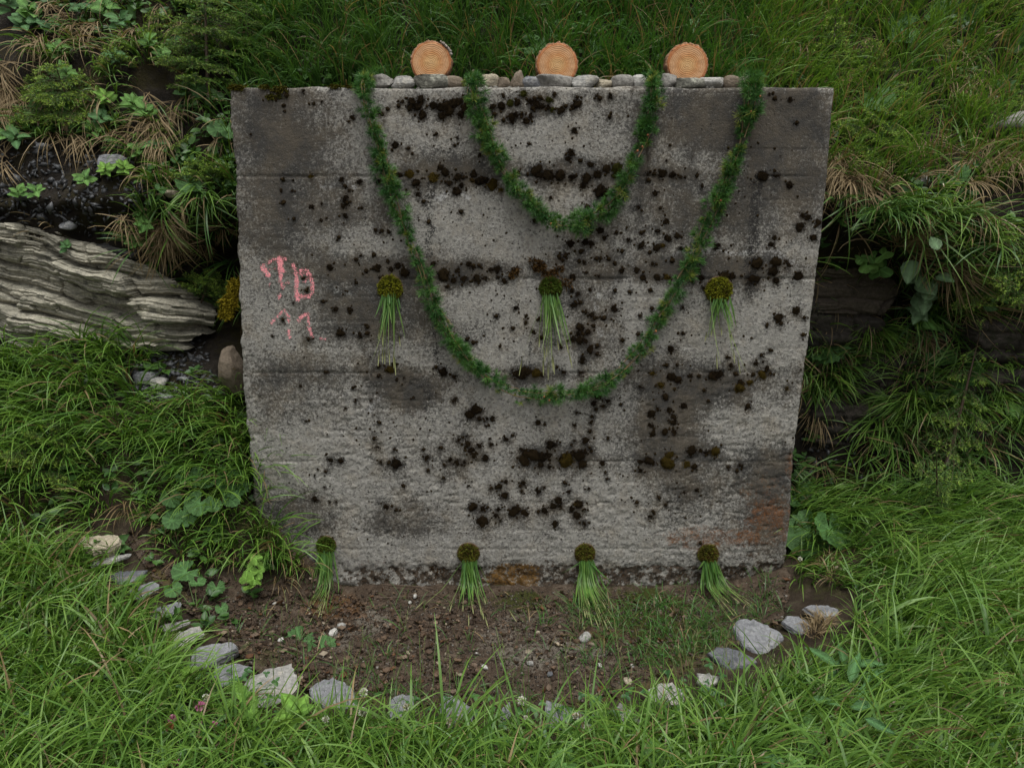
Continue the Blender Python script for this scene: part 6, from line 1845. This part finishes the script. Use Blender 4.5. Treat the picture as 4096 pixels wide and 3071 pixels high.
def m_lawn(P, N, tt, u, v):
    m = (tt < 3.9) & ~inpoly(u, v, BASIN) & (ringd(u, v) > np.where(v > 2760, 80, 138))
    m &= ~((u < 1000) & (v < 2200))
    return m * np.where(v > 2700, 1.0, .9)


P, N, tt, u, v = clumps(520, m_lawn)
near = (ringd(u, v) < 230) & (v < 2960)
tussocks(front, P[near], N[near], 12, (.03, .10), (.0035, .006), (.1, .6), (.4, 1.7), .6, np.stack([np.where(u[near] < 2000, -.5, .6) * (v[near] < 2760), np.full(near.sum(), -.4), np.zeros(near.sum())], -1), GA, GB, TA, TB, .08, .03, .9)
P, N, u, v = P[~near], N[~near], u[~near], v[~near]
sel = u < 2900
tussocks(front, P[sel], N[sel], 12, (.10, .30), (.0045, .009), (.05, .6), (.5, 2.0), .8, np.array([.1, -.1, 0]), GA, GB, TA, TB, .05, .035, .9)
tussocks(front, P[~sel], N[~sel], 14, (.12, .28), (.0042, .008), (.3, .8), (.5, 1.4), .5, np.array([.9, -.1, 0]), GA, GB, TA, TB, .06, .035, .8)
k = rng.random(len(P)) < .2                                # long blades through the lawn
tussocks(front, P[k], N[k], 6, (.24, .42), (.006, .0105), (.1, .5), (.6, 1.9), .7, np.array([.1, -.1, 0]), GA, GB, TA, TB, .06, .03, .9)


def m_left(P, N, tt, u, v):
    m = (u < 1330) & (tt > 3.1) & (tt < 6.15) & (P[:, 0] < -.72) & ~inpoly(u, v, BASIN) & ~inpoly(u, v, ROCK) & (ringd(u, v) > 105)
    return m * np.where(inpoly(u, v, SCREE), .10, 1.0)


P, N, tt, u, v = clumps(340, m_left)
dn = np.stack([rng.normal(.05, .4, len(P)), np.full(len(P), -.9), np.zeros(len(P))], -1)
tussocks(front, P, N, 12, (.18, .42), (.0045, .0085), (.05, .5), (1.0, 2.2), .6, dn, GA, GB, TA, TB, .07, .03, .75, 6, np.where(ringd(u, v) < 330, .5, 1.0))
P, N, tt, u, v = clumps(60, lambda *a: m_left(*a) * (fbm(a[0] * 3, 2, 300) > .1))
tussocks(front, P, N, 12, (.10, .22), (.003, .005), (.3, .9), (1.0, 2.2), .4, np.array([0, -1, -.4]), (.14, .09, .045), (.22, .15, .07), (.26, .18, .09), (.38, .29, .15), 0, .03, .4)


def m_right(P, N, tt, u, v):
    m = (u > 3120) & (tt > 3.0) & (tt < 6.4) & (P[:, 0] > 1.33) & (ringd(u, v) > 80) & (v > 1990)
    return m * 1.0


P, N, tt, u, v = clumps(420, m_right)
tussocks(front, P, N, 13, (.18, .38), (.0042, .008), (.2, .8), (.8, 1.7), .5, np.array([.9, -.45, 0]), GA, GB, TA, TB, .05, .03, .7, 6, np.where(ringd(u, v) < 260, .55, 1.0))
obj('grass', front.mesh('grass', M['grass']), kind='stuff', label='lush green grass in the foreground and on the banks beside the wall')

# grass on the slope above and behind
hill_g = Bag()


def m_top(P, N, tt, u, v):
    m = (tt > 9.25) & (P[:, 0] > -1.35)
    return m * np.where(u > 3330, .75, 1.0)


P, N, tt, u, v = clumps(300, m_top)
lit = sstep(1500, 3400, u)
for lo, hi, A4 in ((-1e5, 2000, (DA, DB, DTA, DTB)), (2000, 3000, (DA, GB, DTA, TA)), (3000, 1e5, (GA, GB, TA, TB))):  # greens step darker to the left: shade of trees put into the colour
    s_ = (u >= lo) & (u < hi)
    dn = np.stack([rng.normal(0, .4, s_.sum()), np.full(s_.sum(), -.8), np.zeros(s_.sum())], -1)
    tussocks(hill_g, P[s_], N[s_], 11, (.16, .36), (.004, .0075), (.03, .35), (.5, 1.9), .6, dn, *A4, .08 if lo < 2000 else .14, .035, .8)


def m_upl(P, N, tt, u, v):
    m = (tt > 8.5) & (P[:, 0] <= -1.1)
    return m * (fbm(P * 2.4, 3, 310) > -.12) * ~inpoly(u, v, SHALE)


P, N, tt, u, v = clumps(95, m_upl)
tussocks(hill_g, P, N, 10, (.12, .26), (.0045, .008), (.1, .6), (.9, 2.2), .6, np.array([0, -.8, 0]), DA, GB, DTA, TB, .12, .03, .6)


def m_hang(P, N, tt, u, v):
    left = (P[:, 0] < -1.15) & (tt > 7.6) & (tt < 9.0) & (u > 430) & (v < 1250)
    right = (P[:, 0] > 1.33) & (tt > 6.0) & (tt < 9.4) & ~inpoly(u, v, [(3200, 820), (3420, 860), (3560, 1040), (3600, 1250), (3440, 1280), (3300, 1250), (3200, 1250)])
    return (left * .9 + right * .8) * (fbm(P * 3.1, 3, 320) > -.02)


P, N, tt, u, v = clumps(190, m_hang)
tussocks(hill_g, P + np.array([0, -.06, 0]), N, 12, (.14, .32), (.0045, .008), (.5, 1.1), (1.0, 1.8), .5, np.array([0, -.8, -.2]), DA, GB, DTA, TB, .10, .025, .35)
for (u, v, nb, L) in ((3260, 1500, 60, .30), (3280, 1560, 70, .34), (3390, 1420, 60, .3), (3560, 1500, 70, .34), (3640, 1560, 70, .34), (3700, 1640, 70, .34), (3520, 1720, 60, .3), (3800, 1500, 60, .34), (3950, 1450, 70, .36), (4050, 1480, 60, .34), (3990, 1700, 60, .3), (3640, 1150, 50, .28), (3560, 960, 60, .3), (3500, 880, 60, .3), (3760, 900, 60, .3), (3860, 980, 50, .3), (3430, 1950, 60, .26), (3300, 2010, 40, .24), (3650, 1950, 60, .3), (3850, 1960, 60, .3), (4000, 1960, 60, .3), (3290, 1430, 60, .30), (3330, 1480, 60, .30), (3450, 1350, 70, .32), (3480, 1400, 60, .30), (3600, 1650, 90, .36), (3660, 1680, 80, .36), (3560, 1620, 60, .3), (3900, 1560, 70, .34), (3960, 1580, 70, .34), (4060, 1700, 60, .3), (3620, 870, 60, .3), (3660, 820, 50, .28), (3250, 1390, 40, .25), (3850, 1640, 60, .3), (3400, 2060, 50, .25), (3560, 2050, 60, .25), (3720, 2080, 60, .26), (3880, 2090, 60, .26), (4040, 2100, 60, .26)):
    Q, N = hit(u, v)
    tussocks(hill_g, Q[None] + np.array([[0, -.07 if v < 2000 else -.01, 0]]), N[None], int(nb * 1.3), (L * .5, L), (.0045, .008), (.2, .7), (1.2, 2.1), .9, np.array([0, -.7, 0]), DA, GB, DTA, TB, .06, .035, .7)
obj('grass', hill_g.mesh('grass', M['grass']), kind='stuff', label='tall grass with tree shade put into its greens covering the slope behind and beside the wall')

# dry straw hanging from the banks
straw = Bag()
SA, SB, STA, STB = (.11, .075, .04), (.22, .16, .085), (.22, .16, .085), (.42, .33, .19)


def m_straw(P, N, tt, u, v):
    left = (P[:, 0] < -1.15) & (tt > 8.3) & (tt < 11.5) & (v < 1000) & (u > -200) & ~inpoly(u, v, SHALE)
    right = (P[:, 0] > 1.36) & (tt > 7.4) & (tt < 9.7)
    up_r = (P[:, 0] > 1.4) & (tt > 9.4) & (tt < 11)
    return left * .30 * (fbm(P * 3.3, 3, 330) > .0) + right * .8 * (fbm(P * 3.7, 3, 340) > -.05) + up_r * .18


P, N, tt, u, v = clumps(170, m_straw)
tussocks(straw, P + N * .04, N, 13, (.12, .30), (.0035, .006), (.9, 1.5), (1.0, 1.6), .35, np.array([0, -.6, -.6]), SA, SB, STA, STB, 0, .025, .3)
for (u, v, nb, L) in ((20, 300, 70, .30), (60, 380, 70, .32), (90, 450, 60, .28), (10, 480, 50, .28), (120, 570, 30, .16), (210, 60, 40, .2), (300, 110, 30, .2), (540, 160, 40, .18), (760, 130, 30, .16), (770, 190, 40, .14), (640, 560, 70, .22), (660, 600, 60, .22), (640, 520, 50, .2), (620, 960, 60, .3), (660, 910, 60, .3), (690, 880, 50, .26), (730, 880, 40, .28), (520, 880, 30, .2), (700, 940, 50, .22), (600, 720, 40, .26), (40, 660, 40, .22), (380, 1080, 20, .22), (790, 950, 40, .2), (880, 880, 30, .2),
                      (3330, 700, 110, .34), (3370, 740, 110, .34), (3420, 760, 80, .32), (3300, 640, 60, .26), (3900, 690, 60, .34), (3850, 760, 60, .36), (3930, 640, 40, .34), (3950, 1270, 60, .36), (4020, 1290, 60, .38), (3980, 1340, 50, .36), (3880, 1180, 50, .34), (3250, 1620, 60, .3), (3270, 1660, 70, .34), (3290, 1850, 30, .3), (3620, 940, 60, .3), (3700, 1010, 50, .3), (3830, 1040, 60, .34), (3800, 1720, 40, .32), (3580, 1760, 40, .3), (3910, 1750, 50, .3), (3320, 2270, 40, .12), (3270, 2520, 60, .10), (3300, 2500, 50, .10), (3250, 2550, 40, .09), (500, 2370, 30, .10), (520, 2400, 30, .09), (3340, 2320, 40, .14), (1010, 2110, 14, .1)):
    Q, N = hit(u, v)
    hang = v < 2000
    tussocks(straw, Q[None] + N[None] * (.06 if hang else .02), N[None], nb, (L * .45, L), (.0028, .005), (.8, 1.4) if hang else (.2, 1.2), (1.0, 1.7) if hang else (.3, 1.6), .4 if hang else 1.0, np.array([0, -.6, -.5]) if hang else np.zeros(3), SA, SB, STA, STB, 0, .045 if hang else .03, .3 if hang else .7)
obj('dry_grass', straw.mesh('dry_grass', M['straw']), kind='stuff', label='tan dry grass hanging in tufts from the banks')

# sparse fine grass in the basin, and tall stems with seed heads in front
thin = Bag()
P = basin_pts(1500)
u, v = project(P)
k = rng.random(len(P)) < np.where(inpoly(u, v, [(2250, 2350), (3100, 2300), (3100, 2500), (2900, 2640), (2450, 2720), (2300, 2600)]), .95, .10) + .5 * sstep(90, 30, ringd(u, v)) * (v > 2600)
P = P[k]
tussocks(thin, P, np.tile([0, 0, 1.0], (len(P), 1)), 6, (.03, .12), (.002, .0042), (.1, .9), (.4, 1.6), .8, np.zeros(3), DA, GB, DTA, TA, .12, .02, .9, 4)
for k in range(95):
    u = rng.uniform(1250, 3200) if k < 70 else rng.uniform(60, 1250); v = rng.uniform(2840, 2990) if k < 70 else rng.uniform(2500, 2950)
    Q, N = hit(u, v)
    m = 3
    L = rng.uniform(.20, .40)
    d = nrm(np.array([rng.normal(0, .16), rng.normal(.05, .12), 1.0]))
    sd_ = np.array([rng.normal(0, 1), rng.normal(0, 1), 0])
    hu = rng.random()
    ribbons(thin, Q[None], d[None], sd_[None], np.array([L]), np.array([.0026]), np.array([.0]), np.array([rng.uniform(.05, .35)]), 6, np.array([.08, .17, .035]), np.array([.20, .28, .09]) * (1 - hu) + np.array([.12, .20, .07]) * hu, np.array([.1]), .6)
    if rng.random() < .55:
        e = Q + d * L * .98 + sd_ * .0
        e0 = Q + d * L * .78
        nn = 16
        tq = rng.random(nn)[:, None]
        ribbons(thin, e0 + (e - e0) * tq, np.tile(d, (nn, 1)) + rng.normal(0, .22, (nn, 3)), rng.normal(0, 1, (nn, 3)), np.full(nn, .014), np.full(nn, .0028), np.zeros(nn), rng.uniform(0, .4, nn), 2, np.array([.20, .25, .10]), np.array([.28, .27, .15]), np.zeros(nn))
obj('sparse_grass', thin.mesh('sparse_grass', M['grass']), kind='stuff', label='sparse fine grass and tall seed stems round the edge of the bare earth')

# small leaves between the grass: undergrowth on the left bank, clover in front
SL_V, SL_F = [], []
for j in range(5):
    t_ = j / 4
    hw = .34 * (math.sin(math.pi * max(.04, min(.97, t_)) ** .8)) ** .8
    for s_ in (-1, 0, 1):
        SL_V.append((s_ * hw, t_, .10 * abs(s_) - .22 * t_ * t_))
SL_V = np.array(SL_V); SL_F = LIT_F
ug = Bag()


def m_ug(P, N, tt, u, v):
    left = (P[:, 0] < -1.1) & (tt > 8.4) & (v < 1250) & ~inpoly(u, v, SHALE)
    low = (P[:, 0] < -1.0) & (tt > 3.2) & (tt < 6) & (u < 1100)
    right = (P[:, 0] > 1.36) & (tt > 6.2)
    return left * .9 * (fbm(P * 2.9, 3, 350) > -.1) + low * .12 + right * .28 * (fbm(P * 2.9, 3, 351) > .0) + ((tt > 9.3) & (np.abs(P[:, 0]) < 1.3)) * .10


P, N, tt, u, v = clumps(400, m_ug)
m = 6
ix = np.repeat(np.arange(len(P)), m); q = len(ix)
rd = rng.normal(0, 1, (q, 3)); up = nrm(N[ix] * .5 + np.array([0, -.2, .6]))
d = nrm(rd - up * np.sum(rd * up, -1, keepdims=True) + up * .45)
base = P[ix] + up * rng.uniform(.015, .06, (q, 1)) + d * .008
hue = np.clip(rng.random(len(P))[ix] * .7 + rng.random(q) * .4, 0, 1)[:, None]
col = np.array([.030, .085, .02]) * (1 - hue) + np.array([.085, .19, .035]) * hue
scatter(ug, SL_V, SL_F, base, frames(d, up + rng.normal(0, .25, (q, 3))), rng.uniform(.02, .055, q), col)
obj('undergrowth', ug.mesh('undergrowth', M['leafbag']), kind='stuff', label='mixed small leaved undergrowth on the banks')
cl = Bag()
CV = SL_V.copy(); CV[:, 0] *= 1.15
P, N, tt, u, v = clumps(420, lambda P, N, tt, u, v: (tt < 3.6) * (~inpoly(u, v, BASIN)) * (ringd(u, v) > 25) * (v > 2480) * (fbm(P * 3, 2, 360) > np.where(v > 2700, -.25, .1)) * (u < 2900) * .8)
ix = np.repeat(np.arange(len(P)), 3); q = len(ix)
az = np.tile([0, 2.09, 4.19], len(P)) + np.repeat(rng.uniform(0, 6.28, len(P)), 3)
up = nrm(np.repeat(rng.normal(0, .28, (len(P), 3)), 3, 0) + np.array([0, -.25, 1.0]))
e1 = nrm(np.cross(up, np.array([1.0, 0.1, 0]))); e2 = np.cross(up, e1)
d = np.cos(az)[:, None] * e1 + np.sin(az)[:, None] * e2
base = P[ix] + np.array([0, 0, 1.0]) * np.repeat(rng.uniform(.03, .10, len(P)), 3)[:, None]
hue = np.repeat(rng.random(len(P)), 3)[:, None]
col = np.array([.035, .11, .03]) * (1 - hue) + np.array([.075, .18, .04]) * hue
scatter(cl, CV, SL_F, base, frames(d, up), np.repeat(rng.uniform(.012, .021, len(P)), 3), col)
obj('clover_leaves', cl.mesh('clover_leaves', M['leafbag']), kind='stuff', label='clover leaves between the front grass blades')
